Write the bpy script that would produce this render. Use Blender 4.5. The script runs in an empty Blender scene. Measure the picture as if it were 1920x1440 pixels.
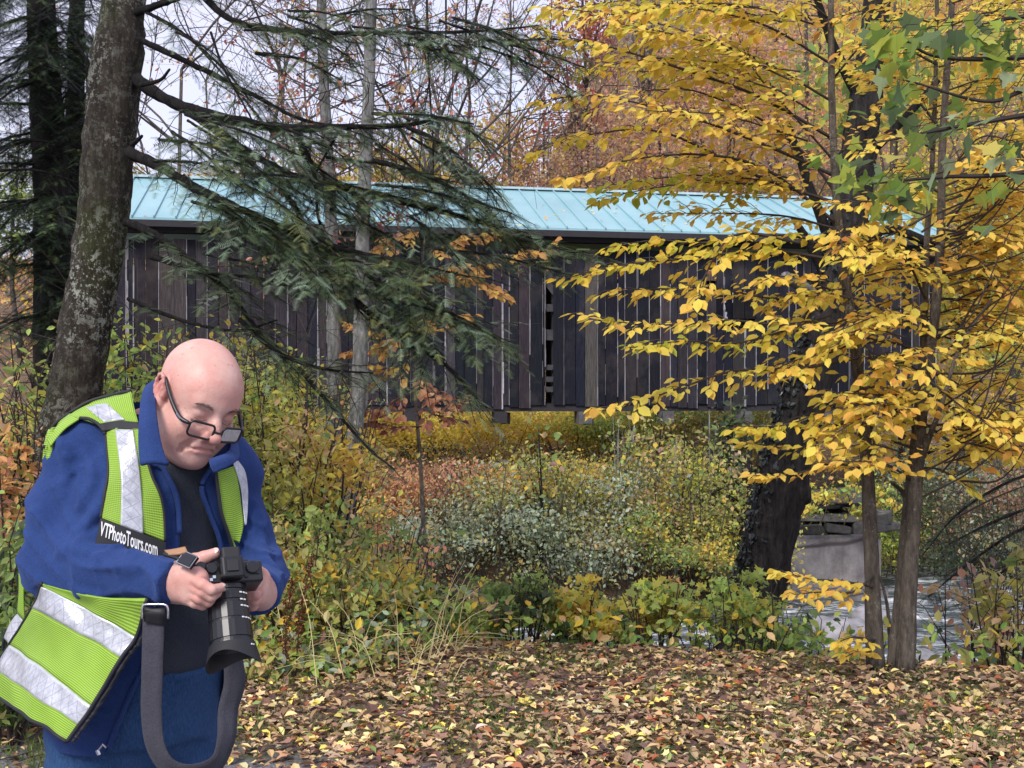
import bpy, math, random
import numpy as np
from mathutils import Vector, Matrix
random.seed(7); rng = np.random.default_rng(7)
scene = bpy.context.scene; COL = scene.collection
# camera model used to read distances off the site: focal length in photo pixels, principal point, eye height (m)
F, HX, HY, EYE = 2160., 960., 740., 1.6
def P(px, py, d): return np.array([(px - HX) / F * d, d, EYE + (HY - py) / F * d])
def PP(l): return np.array([P(*q) for q in l])
def srgb(r, g, b):
    f = lambda c: c / 12.92 if c <= .04045 else ((c + .055) / 1.055) ** 2.4
    return np.array([f(r / 255.), f(g / 255.), f(b / 255.)])
def unit(v): v = np.asarray(v, float); return v / (np.linalg.norm(v, axis=-1, keepdims=True) + 1e-12)
def sstep(a, b, x): t = np.clip((x - a) / (b - a), 0, 1); return t * t * (3 - 2 * t)

# ---------- scene tree ----------
def tag(o, label=None, cat=None, group=None, kind=None):
    if label: o['label'] = label
    if cat: o['category'] = cat
    if group: o['group'] = group
    if kind: o['kind'] = kind
    return o
def empty(name, loc, label, cat, group=None, rz=0, sc=1):
    o = bpy.data.objects.new(name, None); COL.objects.link(o)
    o.location = tuple(loc); o.rotation_euler = (0, 0, rz); o.scale = (sc, sc, sc); o.empty_display_size = .2
    return tag(o, label, cat, group)
def mesh_data(name, V, Fc, smooth=False, col=None, midx=None, uv=None):
    V = np.asarray(V, np.float32); me = bpy.data.meshes.new(name)
    if isinstance(Fc, np.ndarray):
        k = Fc.shape[1]; nf = len(Fc); flat = Fc.astype(np.int32).ravel(); st = np.arange(nf, dtype=np.int32) * k
        tot = np.full(nf, k, np.int32)
    else:
        tot = np.array([len(f) for f in Fc], np.int32); nf = len(Fc)
        flat = np.concatenate([np.asarray(f, np.int32) for f in Fc]); st = np.concatenate([[0], np.cumsum(tot)[:-1]]).astype(np.int32)
    me.vertices.add(len(V)); me.vertices.foreach_set('co', V.ravel())
    me.loops.add(len(flat)); me.loops.foreach_set('vertex_index', flat)
    me.polygons.add(nf); me.polygons.foreach_set('loop_start', st)
    try: me.polygons.foreach_set('loop_total', tot)
    except Exception: pass
    me.polygons.foreach_set('use_smooth', np.full(nf, smooth, bool))
    if midx is not None: me.polygons.foreach_set('material_index', np.asarray(midx, np.int32))
    if col is not None:
        a = me.attributes.new('Col', 'FLOAT_COLOR', 'POINT')
        c = np.ones((len(V), 4), np.float32); c[:, :3] = col; a.data.foreach_set('color', c.ravel())
    if uv is not None:
        l = me.uv_layers.new(name='UVMap'); l.data.foreach_set('uv', np.asarray(uv, np.float32)[flat].ravel())
    me.update(calc_edges=True); me.validate()
    return me
def obj(name, me, mat, parent=None):
    o = bpy.data.objects.new(name, me); COL.objects.link(o)
    for m in (mat if isinstance(mat, (list, tuple)) else [mat]): me.materials.append(m)
    if parent is not None: o.parent = parent
    return o
def wpart(name, V, Fc, mat, parent, **k):
    """a mesh given in world coordinates, parented under an unrotated thing"""
    off = np.zeros(3); p = parent
    while p is not None: off += np.array(p.location); p = p.parent
    return obj(name, mesh_data(name, np.asarray(V) - off, Fc, **k), mat, parent)
def copy_tree(o, parent=None):
    c = o.copy(); COL.objects.link(c); c.parent = parent
    for ch in o.children: copy_tree(ch, c)
    return c
class MB:
    def __init__(s): s.V = []; s.F = []; s.C = []; s.U = []; s.n = 0
    def add(s, V, Fc, col=None, uv=None):
        V = np.asarray(V, float); s.V.append(V)
        if isinstance(Fc, np.ndarray): s.F.append(Fc + s.n)
        else: s.F.append([[i + s.n for i in f] for f in Fc])
        s.C.append(np.broadcast_to(np.array([.5, .5, .5]) if col is None else np.asarray(col, float), (len(V), 3)))
        s.U.append(np.zeros((len(V), 2)) if uv is None else np.asarray(uv, float))
        s.n += len(V); return s
    def get(s):
        V = np.concatenate(s.V); C = np.concatenate(s.C)
        if all(isinstance(f, np.ndarray) and f.shape[1] == s.F[0].shape[1] for f in s.F if isinstance(s.F[0], np.ndarray)) and all(isinstance(f, np.ndarray) for f in s.F):
            Fc = np.concatenate(s.F)
        else: Fc = [list(q) for f in s.F for q in f]
        return V, Fc, C
    def build(s, name, mat, parent=None, smooth=False, world=True):
        V, Fc, C = s.get(); U = np.concatenate(s.U)
        if parent is not None and world: return wpart(name, V, Fc, mat, parent, smooth=smooth, col=C, uv=U)
        return obj(name, mesh_data(name, V, Fc, smooth=smooth, col=C, uv=U), mat, parent)
BOXF = np.array([[0, 3, 2, 1], [4, 5, 6, 7], [0, 1, 5, 4], [1, 2, 6, 5], [2, 3, 7, 6], [3, 0, 4, 7]])
def box(c, h, R=None):
    v = np.array([[-1, -1, -1], [1, -1, -1], [1, 1, -1], [-1, 1, -1], [-1, -1, 1], [1, -1, 1], [1, 1, 1], [-1, 1, 1]], float) * np.asarray(h)
    if R is not None: v = v @ np.asarray(R).T
    return v + np.asarray(c), BOXF
def smooth_path(pts, n):
    """Catmull-Rom through points (k,m) sampled n times"""
    p = np.asarray(pts, float); k = len(p)
    if k == 2: t = np.linspace(0, 1, n)[:, None]; return p[0] * (1 - t) + p[1] * t
    q = np.vstack([2 * p[0] - p[1], p, 2 * p[-1] - p[-2]])
    s = np.linspace(0, k - 1 - 1e-6, n); i = s.astype(int); t = (s - i)[:, None]
    a, b, c, d = q[i], q[i + 1], q[i + 2], q[i + 3]
    return .5 * (2 * b + (c - a) * t + (2 * a - 5 * b + 4 * c - d) * t ** 2 + (3 * b - a - 3 * c + d) * t ** 3)
def tube(pts, rad, sides=6, cap=True, rough=0.):
    pts = np.asarray(pts, float); n = len(pts); rad = np.broadcast_to(np.asarray(rad, float), (n,))
    T = unit(np.gradient(pts, axis=0)); up = np.array([.13, .31, .94]) if abs(T[0][2]) < .8 else np.array([.96, .2, .1])
    U = unit(np.cross(T, up)); W = np.cross(T, U); a = np.linspace(0, 2 * math.pi, sides, endpoint=False)
    r = rad[:, None] * (1 + rough * rng.normal(size=(n, sides)) if rough else np.ones((n, sides)))
    V = pts[:, None, :] + r[..., None] * (np.cos(a)[None, :, None] * U[:, None] + np.sin(a)[None, :, None] * W[:, None])
    i = np.arange(n - 1)[:, None] * sides; j = np.arange(sides)[None]; j2 = (j + 1) % sides
    Fq = np.stack([i + j, i + j2, i + sides + j2, i + sides + j], -1).reshape(-1, 4)
    V = V.reshape(-1, 3)
    if cap:
        Fc = [list(f) for f in Fq]; Fc.append(list(range(sides))[::-1]); Fc.append([(n - 1) * sides + q for q in range(sides)])
        return V, Fc
    return V, Fq
# ---------- leaves ----------
LEAF_OVAL = (np.array([[0, 0, 0], [0, 1, -.06], [-.23, .3, .07], [-.24, .62, .05], [.23, .3, .07], [.24, .62, .05]]), np.array([[0, 1, 3, 2], [0, 4, 5, 1]]))
LEAF_DIA = (np.array([[0, 0, 0], [.32, .5, .06], [0, 1, -.05], [-.32, .5, .06]]), np.array([[0, 1, 2, 3]]))
_a = [(0, 0), (.22, .02), (.42, -.08), (.36, .2), (.56, .38), (.36, .46), (.3, .52), (.16, .56), (.12, .8), (0, 1.02)]
_m = [(x, y) for x, y in _a] + [(-x, y) for x, y in _a[-2:0:-1]]
LEAF_MAPLE = (np.array([[x, y, .12 * abs(x) - .08 * y * y] for x, y in _m]), [[0, 1, 2, 3], [0, 3, 4, 5], [0, 5, 6, 7], [0, 7, 8, 9], [0, 9, 10, 11], [0, 11, 12, 13], [0, 13, 14, 15], [0, 15, 16, 17]])
LEAF_MAPLE = (LEAF_MAPLE[0], np.array(LEAF_MAPLE[1]))
def scatter(tpl, pos, d, nrm, size, col, wid=1.):
    """place a leaf template at every pos: axis d, face normal ~nrm"""
    V0, F0 = tpl; n = len(pos); d = unit(d); x = unit(np.cross(d, nrm)); z = np.cross(x, d)
    s = np.broadcast_to(np.asarray(size, float), (n,))[:, None, None]
    w = np.broadcast_to(np.asarray(wid, float), (n,))[:, None, None]
    V = np.asarray(pos)[:, None] + s * (V0[None, :, 0:1] * x[:, None] * w + V0[None, :, 1:2] * d[:, None] + V0[None, :, 2:3] * z[:, None])
    k = len(V0); Fc = (F0[None] + (np.arange(n) * k)[:, None, None]).reshape(-1, F0.shape[1])
    return V.reshape(-1, 3), Fc, np.repeat(np.broadcast_to(col, (n, 3)), k, 0)
LB = 1.25
def pick(pal, n, jit=.12):
    """pal: [(rgb linear, weight)]"""
    c = np.array([p[0] for p in pal]); w = np.array([p[1] for p in pal], float); i = rng.choice(len(pal), n, p=w / w.sum())
    return np.clip(c[i] * (1 + jit * rng.normal(size=(n, 1))) * (1 + jit * .4 * rng.normal(size=(n, 3))), .003, .9)
def randdir(n): return unit(rng.normal(size=(n, 3)))
# ---------- materials ----------
class NT:
    def __init__(s, name):
        s.m = bpy.data.materials.new(name); s.m.use_nodes = True; s.t = s.m.node_tree; s.t.nodes.clear()
        s.out = s.n('ShaderNodeOutputMaterial')
    def n(s, t, **k):
        q = s.t.nodes.new(t)
        for a, b in k.items(): setattr(q, a, b)
        return q
    def l(s, a, b): s.t.links.new(a, b)
    def val(s, sock, v):
        if hasattr(v, 'is_linked'): s.l(v, sock)
        else: sock.default_value = v
    def math(s, op, a, b=None, c=None):
        q = s.n('ShaderNodeMath', operation=op)
        for i, v in enumerate((a, b, c)):
            if v is not None: s.val(q.inputs[i], v)
        return q.outputs[0]
    def noise(s, scale, detail=4, rough=.6, vec=None, out=0):
        q = s.n('ShaderNodeTexNoise'); q.inputs['Scale'].default_value = scale; q.inputs['Detail'].default_value = detail
        q.inputs['Roughness'].default_value = rough
        s.l(vec if vec is not None else s.coord('Object'), q.inputs['Vector'])
        return q.outputs[out]
    def ramp(s, fac, stops, interp='LINEAR'):
        q = s.n('ShaderNodeValToRGB'); s.l(fac, q.inputs[0]); e = q.color_ramp.elements; q.color_ramp.interpolation = interp
        while len(e) < len(stops): e.new(.5)
        for i, (p, c) in enumerate(stops): e[i].position = p; e[i].color = (*c, 1) if len(c) == 3 else c
        return q.outputs[0]
    def mix(s, fac, a, b, mode='MIX'):
        q = s.n('ShaderNodeMix', data_type='RGBA', blend_type=mode)
        s.val(q.inputs[0], fac)
        for sock, v in ((q.inputs[6], a), (q.inputs[7], b)):
            if hasattr(v, 'is_linked'): s.l(v, sock)
            else: sock.default_value = (*v, 1)
        return q.outputs[2]
    def coord(s, which='Object', sc=None):
        q = s.n('ShaderNodeTexCoord').outputs[which]
        if sc is not None:
            m = s.n('ShaderNodeMapping'); m.inputs['Scale'].default_value = sc; s.l(q, m.inputs[0]); return m.outputs[0]
        return q
    def bump(s, h, strength=.5, dist=.01):
        q = s.n('ShaderNodeBump'); q.inputs['Strength'].default_value = strength; q.inputs['Distance'].default_value = dist
        s.l(h, q.inputs['Height']); return q.outputs[0]
    def attr(s, name='Col'): return s.n('ShaderNodeAttribute', attribute_name=name).outputs['Color']
    def pbr(s, col, rough=.7, metal=0, spec=.5, normal=None, **k):
        q = s.n('ShaderNodeBsdfPrincipled')
        for sock, v in (('Base Color', col), ('Roughness', rough), ('Metallic', metal), ('Specular IOR Level', spec)):
            if hasattr(v, 'is_linked'): s.l(v, q.inputs[sock])
            else: q.inputs[sock].default_value = (*v, 1) if sock == 'Base Color' else v
        if normal is not None: s.l(normal, q.inputs['Normal'])
        for a, v in k.items():
            a = a.replace('_', ' ')
            q.inputs[a].default_value = v
        s.l(q.outputs[0], s.out.inputs[0]); return q
def leaf_mat(name, trans=.35, rough=.6, spec=.25):
    t = NT(name); c = t.attr(); c = t.mix(.5, c, t.mix(t.noise(60, 2), (.55, .55, .55), (1.35, 1.35, 1.35)), 'MULTIPLY')
    q = t.pbr(t.attr(), rough, spec=spec); tr = t.n('ShaderNodeBsdfTranslucent'); t.l(t.attr(), tr.inputs[0])
    mx = t.n('ShaderNodeMixShader'); mx.inputs[0].default_value = trans
    t.l(q.outputs[0], mx.inputs[1]); t.l(tr.outputs[0], mx.inputs[2]); t.l(mx.outputs[0], t.out.inputs[0]); return t.m
def bark_mat(name, dark, light, lichen=None, lich_amt=.55, sc=1., mossy=None):
    t = NT(name); v = t.coord('Object', (9 * sc, 9 * sc, 1.8 * sc)); n1 = t.noise(3, 6, .7, v); n2 = t.noise(1.2, 5, .65, t.coord('Object', (4 * sc, 4 * sc, 3 * sc)))
    c = t.ramp(n1, [(.3, dark), (.7, light)])
    if mossy is not None: c = t.mix(t.ramp(t.noise(2.2 * sc, 4), [(.45, (0, 0, 0)), (.6, (1, 1, 1))]), c, mossy)
    if lichen is not None:
        a = t.mix(1., t.ramp(t.noise(16 * sc, 6, .8), [(lich_amt, (0, 0, 0)), (lich_amt + .04, (1, 1, 1))]), t.ramp(t.noise(46 * sc, 3, .7), [(lich_amt + .06, (0, 0, 0)), (lich_amt + .09, (1, 1, 1))]), 'LIGHTEN')
        b = t.ramp(t.noise(2.5 * sc, 2), [(.42, (.15, .15, .15)), (.62, (1, 1, 1))])
        c = t.mix(t.mix(1., a, b, 'MULTIPLY'), c, t.mix(t.noise(40 * sc), lichen, tuple(q * 1.5 for q in lichen)))
    n3 = t.noise(5 * sc, 8, .8, t.coord('Object', (6, 6, 1.6))); t.pbr(t.mix(.7, c, t.mix(1., c, t.ramp(n3, [(.35, (.25, .25, .25)), (.6, (1.5, 1.5, 1.5))]), 'MULTIPLY')), .9, spec=.2, normal=t.bump(t.math('ADD', n1, n3), 1., .035)); return t.m
def plain_mat(name, col, rough=.6, metal=0, spec=.5, var=.15, nsc=8, **k):
    t = NT(name); n = t.noise(nsc, 4)
    lo = tuple(max(0, q * (1 - var)) for q in col); hi = tuple(q * (1 + var) for q in col)
    t.pbr(t.ramp(n, [(.3, lo), (.7, hi)]), rough, metal, spec, **k); return t.m
def col_mat(name, rough=.8, spec=.3, nsc=None, bumpd=.0, stretch=None):
    t = NT(name); c = t.attr(); nm = None
    if nsc:
        n = t.noise(nsc, 6, .7, t.coord('Object', stretch) if stretch else None)
        c = t.mix(1., c, t.ramp(n, [(.25, (.45, .45, .45)), (.75, (1.5, 1.5, 1.5))]), 'MULTIPLY')
        if bumpd: nm = t.bump(n, .7, bumpd)
    t.pbr(c, rough, spec=spec, normal=nm); return t.m
# ---------- implicit surfaces ----------
def d_ell(p, c, r, R=None):
    q = p - np.asarray(c, np.float32)
    if R is not None: q = q @ np.asarray(R, np.float32)
    r = np.asarray(r, np.float32); k0 = np.sqrt(((q / r) ** 2).sum(-1)); k1 = np.sqrt(((q / (r * r)) ** 2).sum(-1)) + 1e-9
    return k0 * (k0 - 1) / k1
def d_cone(p, a, b, ra, rb):
    a = np.asarray(a, np.float32); ba = np.asarray(b, np.float32) - a; q = p - a
    t = np.clip((q @ ba) / (ba @ ba), 0, 1)
    return np.sqrt(((q - t[..., None] * ba) ** 2).sum(-1)) - (ra + (rb - ra) * t)
def d_chain(p, pts, rs, k=.004):
    d = None
    for a, b, ra, rb in zip(pts[:-1], pts[1:], rs[:-1], rs[1:]):
        e = d_cone(p, a, b, ra, rb); d = e if d is None else smin(d, e, k)
    return d
def smin(a, b, k):
    h = np.maximum(k - np.abs(a - b), 0) / k
    return np.minimum(a, b) - h * h * k * .25
def smax(a, b, k): return -smin(-a, -b, k)
def d_poly(u, v, poly):
    """signed distance to a 2-D polygon (negative inside)"""
    poly = np.asarray(poly, np.float32); d = np.full(u.shape, 1e9, np.float32); ins = np.zeros(u.shape, bool)
    for (x0, y0), (x1, y1) in zip(poly, np.roll(poly, -1, 0)):
        ex, ey = x1 - x0, y1 - y0; wx, wy = u - x0, v - y0
        t = np.clip((wx * ex + wy * ey) / (ex * ex + ey * ey + 1e-12), 0, 1)
        d = np.minimum(d, (wx - ex * t) ** 2 + (wy - ey * t) ** 2)
        c = (y0 <= v) != (y1 <= v)
        if abs(ey) > 1e-9: ins ^= c & (wx < ex * wy / ey)
    d = np.sqrt(d); return np.where(ins, -d, d)
def surface_nets(f, lo, hi, h, proj=1):
    lo = np.asarray(lo, float); n = np.ceil((np.asarray(hi) - lo) / h).astype(int) + 1
    ax = [lo[i] + h * np.arange(n[i]) for i in range(3)]
    val = np.empty(n, np.float32)
    for i in range(0, n[0], 24):
        g = np.stack(np.meshgrid(ax[0][i:i + 24], ax[1], ax[2], indexing='ij'), -1).astype(np.float32); val[i:i + 24] = f(g)
    ins = val < 0; m = n - 1
    cs = np.zeros(m, np.int8)
    for a in (0, 1):
        for b in (0, 1):
            for c in (0, 1): cs += ins[a:a + m[0], b:b + m[1], c:c + m[2]]
    act = (cs > 0) & (cs < 8); idx = np.full(m, -1, np.int64); I = np.argwhere(act); idx[act] = np.arange(len(I))
    S = np.zeros((len(I), 3)); W = np.zeros(len(I))
    cor = [(a, b, c) for a in (0, 1) for b in (0, 1) for c in (0, 1)]
    cv = {c: val[I[:, 0] + c[0], I[:, 1] + c[1], I[:, 2] + c[2]] for c in cor}
    for a in cor:
        for k in range(3):
            if a[k] == 0:
                b = list(a); b[k] = 1; b = tuple(b); va, vb = cv[a], cv[b]; x = (va < 0) != (vb < 0)
                t = np.where(x, va / np.where(x, va - vb, 1), 0)
                q = np.array(a, float)[None] + t[:, None] * (np.array(b) - np.array(a))[None]
                S += q * x[:, None]; W += x
    V = lo + h * (I + S / W[:, None])
    Q = []
    for k in range(3):
        o = [1, 1, 1]; o[k] = 0; u, v = [(1, 2), (2, 0), (0, 1)][k]
        sl0 = [slice(1, m[i]) for i in range(3)]; sl0[k] = slice(0, m[k]); sl1 = list(sl0); sl1[k] = slice(1, m[k] + 1)
        A = ins[tuple(sl0)]; B = ins[tuple(sl1)]
        for flip, msk in ((False, A & ~B), (True, ~A & B)):
            E = np.argwhere(msk) + np.array(o)
            if not len(E): continue
            du = np.zeros(3, int); du[u] = 1; dv = np.zeros(3, int); dv[v] = 1
            g = lambda e: idx[e[:, 0], e[:, 1], e[:, 2]]
            q = np.stack([g(E - du - dv), g(E - dv), g(E), g(E - du)], -1)
            Q.append(q[:, ::-1] if flip else q)
    Q = np.concatenate(Q)
    for _ in range(proj):
        e = h * .3; p = V.astype(np.float32); f0 = f(p)
        G = np.stack([(f(p + np.eye(3, dtype=np.float32)[k] * e) - f(p - np.eye(3, dtype=np.float32)[k] * e)) / (2 * e) for k in range(3)], -1)
        s = -(f0 / np.maximum((G ** 2).sum(-1), .2))[:, None] * G; L = np.linalg.norm(s, axis=1, keepdims=True)
        V = V + s * np.minimum(1, .6 * h / np.maximum(L, 1e-9))
    return V, Q
# ---------- camera, light ----------
cam = bpy.data.cameras.new('camera'); co = bpy.data.objects.new('camera', cam); COL.objects.link(co); scene.camera = co
co.location = (0, 0, EYE); co.rotation_euler = (math.pi / 2, 0, 0); cam.sensor_width = 36; cam.lens = 36 * F / 1920
cam.shift_y = 20 / 1920.; cam.clip_end = 2000; cam.clip_start = .05
scene.view_settings.view_transform = 'Standard'; scene.view_settings.look = 'None'; scene.view_settings.gamma = 1
scene.view_settings.exposure = 1.3
w = bpy.data.worlds.new('World'); scene.world = w; w.use_nodes = True
SUN_EL, SUN_AZ = math.radians(44), math.radians(205)
def build_world():
    t = w.node_tree; t.nodes.clear(); out = t.nodes.new('ShaderNodeOutputWorld'); bg = t.nodes.new('ShaderNodeBackground')
    sky = t.nodes.new('ShaderNodeTexSky'); sky.sky_type = 'NISHITA'; sky.sun_disc = False; sky.sun_elevation = SUN_EL; sky.sun_rotation = SUN_AZ
    tc = t.nodes.new('ShaderNodeTexCoord'); nz = t.nodes.new('ShaderNodeTexNoise'); nz.inputs['Scale'].default_value = 2.2; nz.inputs['Detail'].default_value = 5
    t.links.new(tc.outputs['Generated'], nz.inputs['Vector'])
    rp = t.nodes.new('ShaderNodeValToRGB'); rp.color_ramp.elements[0].position = .3; rp.color_ramp.elements[0].color = (.72, .72, .72, 1)
    rp.color_ramp.elements[1].position = .7; rp.color_ramp.elements[1].color = (.97, .97, .97, 1); t.links.new(nz.outputs[0], rp.inputs[0])
    mx = t.nodes.new('ShaderNodeMix'); mx.data_type = 'RGBA'; t.links.new(rp.outputs[0], mx.inputs[0])
    t.links.new(sky.outputs[0], mx.inputs[6]); mx.inputs[7].default_value = (3.85, 3.85, 4.85, 1)
    t.links.new(mx.outputs[2], bg.inputs[0]); bg.inputs[1].default_value = .1; t.links.new(bg.outputs[0], out.inputs[0])
build_world()
sl = bpy.data.lights.new('sun', 'SUN'); sl.energy = 1.5; sl.angle = math.radians(20); sl.color = (1, .96, .9)
so = bpy.data.objects.new('sun', sl); COL.objects.link(so)
so.rotation_euler = (math.pi / 2 - SUN_EL, 0, math.radians(180) - SUN_AZ + math.pi)
_d = Vector((math.sin(SUN_AZ) * math.cos(SUN_EL), math.cos(SUN_AZ) * math.cos(SUN_EL), math.sin(SUN_EL)))   # towards the sun
so.rotation_euler = _d.to_track_quat('Z', 'Y').to_euler()
scene.cycles.max_bounces = 6; scene.cycles.transparent_max_bounces = 8; scene.cycles.diffuse_bounces = 4
# ================= ground, water =================
def vnoise(x, y, s, seed=0):
    r = np.random.default_rng(seed); v = 0
    for k in range(5):
        a, b, c = r.uniform(.6, 1.6, 3); t = r.uniform(0, 6.28, 2); v = v + np.sin(x * s * a + y * s * b * .7 + t[0]) * np.sin(y * s * c - x * s * .4 * a + t[1])
    return v / 3
def yedge(x): return 7.25 - .26 * np.clip(x, 0, 6) + 5.5 * sstep(-.4, -3.2, x)
WATER = -2.7
def ground(x, y):
    x = np.asarray(x, float); y = np.asarray(y, float); e = yedge(x)
    near = -np.maximum(y - e, 0) * .52 * sstep(-.2, 1.2, y - e); z = np.maximum(near, -3.3)
    bank = .35 * sstep(6, 10, y) * sstep(-.5, -2.5, x) * (1 - sstep(12, 17, y)); z = z + bank
    yf = 21.6 + .6 * np.sin(x * .3) + 6.5 * sstep(4.2, 6.0, x) - 2.5 * sstep(9, 14, x); lo = np.clip((y - yf) / 1.2, 0, 1) * .75 + np.clip(y - yf - 1.2, 0, 6) * .30; z = z + lo; s = np.maximum(y - 39, 0)
    far = np.minimum(s, 10) * .56 + np.maximum(s - 10, 0) * (.16 + .42 * sstep(-2, 12, x)); far = np.where(s > 70, np.minimum(s, 10) * .56 + 60 * (.16 + .42 * sstep(-2, 12, x)) + (s - 70) * .05, far)
    z = z + far
    amp = .015 + .25 * sstep(12, 40, y); z = z + amp * vnoise(x, y, .9, 3) + .012 * vnoise(x, y, 4, 5) * (y < 12)
    return z
def build_ground():
    xs = np.concatenate([np.linspace(-160, -14, 40), np.linspace(-13, -4.2, 30), np.linspace(-4, 5, 120), np.linspace(5.2, 16, 40), np.linspace(17, 160, 40)])
    ys = np.concatenate([np.linspace(-20, 3.8, 12), np.linspace(4, 14, 130), np.linspace(14.2, 40, 90), np.linspace(41, 110, 50), np.linspace(115, 330, 20)])
    X, Y = np.meshgrid(xs, ys); V = np.stack([X, Y, ground(X, Y)], -1).reshape(-1, 3); nx = len(xs)
    i = (np.arange(len(ys) - 1)[:, None] * nx + np.arange(nx - 1)[None]).ravel(); Fc = np.stack([i, i + 1, i + nx + 1, i + nx], -1)
    t = NT('forest floor'); oc = t.coord('Object'); a = t.noise(5, 6, .7, oc); b = t.noise(38, 4, .75, oc); g = t.noise(1.1, 3, .6, oc)
    lit = t.ramp(b, [(.3, (.045, .03, .026)), (.48, (.13, .085, .065)), (.6, (.22, .15, .10)), (.72, (.34, .26, .11))])
    gr = t.ramp(b, [(.3, (.025, .035, .014)), (.7, (.10, .13, .05))]); c = t.mix(t.ramp(g, [(.5, (0, 0, 0)), (.62, (.8, .8, .8))]), lit, gr)
    # gravel verge in the near left corner
    sx = t.n('ShaderNodeSeparateXYZ'); t.l(oc, sx.inputs[0]); m = t.math('ADD', t.math('MULTIPLY', sx.outputs[1], -1.4), t.math('ADD', t.math('MULTIPLY', sx.outputs[0], -.45), t.math('MULTIPLY_ADD', a, 1.6, 6.4)))
    mk_ = t.ramp(m, [(.25, (0, 0, 0)), (.75, (1, 1, 1))])
    vr = t.n('ShaderNodeTexVoronoi'); vr.inputs['Scale'].default_value = 55; t.l(oc, vr.inputs[0])
    grav = t.mix(.5, t.ramp(vr.outputs['Distance'], [(.1, (.30, .29, .31)), (.6, (.07, .065, .07))]), t.ramp(t.noise(60), [(.3, (.12, .11, .12)), (.7, (.38, .37, .40))])); c = t.mix(mk_, c, grav)
    t.pbr(c, .95, spec=.15, normal=t.bump(b, .8, .03)); o = obj('ground', mesh_data('ground', V, Fc, smooth=True), t.m); tag(o, kind='structure')
def build_water():
    xs = np.linspace(-45, 45, 361); ys = np.linspace(11, 31, 120); X, Y = np.meshgrid(xs, ys); r = .05 * vnoise(X, Y * 1.5, 2.3, 11) + .04 * vnoise(X, Y * 2, 5, 12); Z = WATER + r
    V = np.stack([X, Y, Z], -1).reshape(-1, 3); nx = len(xs); i = (np.arange(len(ys) - 1)[:, None] * nx + np.arange(nx - 1)[None]).ravel()
    t = NT('rushing water'); oc = t.coord('Object', (.55, 1.6, 1)); n = t.noise(1.5, 7, .72, oc); n2 = t.noise(5, 5, .7, oc)
    f = t.ramp(n, [(.47, (0, 0, 0)), (.62, (.9, .9, .9))]); f2 = t.ramp(n2, [(.40, (0, 0, 0)), (.54, (1, 1, 1))]); foam = t.mix(1., f, f2, 'MULTIPLY')
    c = t.mix(foam, t.ramp(n2, [(.3, (.035, .05, .055)), (.7, (.10, .12, .13))]), (.8, .82, .86)); q = t.pbr(c, t.mix(foam, (.12, .12, .12), (.7, .7, .7)), spec=.6, normal=t.bump(n2, .6, .12))
    tag(obj('river_water', mesh_data('water', V, np.stack([i, i + 1, i + nx + 1, i + nx], -1), smooth=True), t.m), kind='structure')
M_LEAF = leaf_mat('leaves', .48); M_NEED = leaf_mat('needles', .15, .55); M_LITTER = leaf_mat('fallen leaves', .12, .75)
M_BARK = bark_mat('grey brown bark', (.05, .042, .038), (.15, .125, .11)); M_BARKD = bark_mat('dark wet bark', (.006, .006, .007), (.035, .030, .028)); M_TWIG = plain_mat('twig', (.035, .025, .022), .8)
M_LICHEN = bark_mat('lichen bark', (.016, .013, .011), (.075, .060, .047), (.30, .31, .26), .53, 1., (.045, .047, .020)); M_BIRCH = bark_mat('pale grey bark', (.12, .12, .11), (.32, .32, .31), (.42, .43, .40), .6, .7)
Y1, Y2, Y3, OR, RU, RD, GR, GG, DG, TAN, BR, OL, PG = (srgb(244, 208, 84), srgb(230, 196, 76), srgb(208, 200, 80), srgb(238, 182, 114), srgb(218, 156, 126), srgb(178, 90, 88), srgb(124, 154, 78), srgb(168, 184, 158), srgb(58, 80, 56), srgb(216, 186, 134), srgb(166, 132, 122), srgb(176, 174, 100), srgb(170, 192, 98))
PAL = dict(yellow=[(Y1, 4), (Y2, 3), (Y3, 2), (OR, .7)], gold=[(Y1, 3), (OR, 2), (Y2, 3), (RU, .5)], orange=[(OR, 4), (RU, 3), (TAN, 2), (BR, 1)], rust=[(RU, 3), (BR, 3), (OR, 1.5), (TAN, 1)], red=[(RD, 4), (RU, 2), (BR, 1.5), (OR, .6)], olive=[(OL, 4), (Y3, 2), (GR, 1), (TAN, 1)],
           greygreen=[(GG, 4), (OL, 1.2), (TAN, .6), (DG, 1)], green=[(GR, 4), (PG, 2), (OL, 1), (DG, 1.5)], lime=[(PG, 4), (Y3, 3), (GR, 2)], dark=[(DG, 4), (GR, .6)], mixed=[(OL, 2.5), (Y2, 2), (TAN, 1.6), (GR, 2), (PG, 1.2), (BR, .4)], brown=[(BR, 3), (TAN, 2), (RU, 1.5), (OL, .6)])
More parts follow.
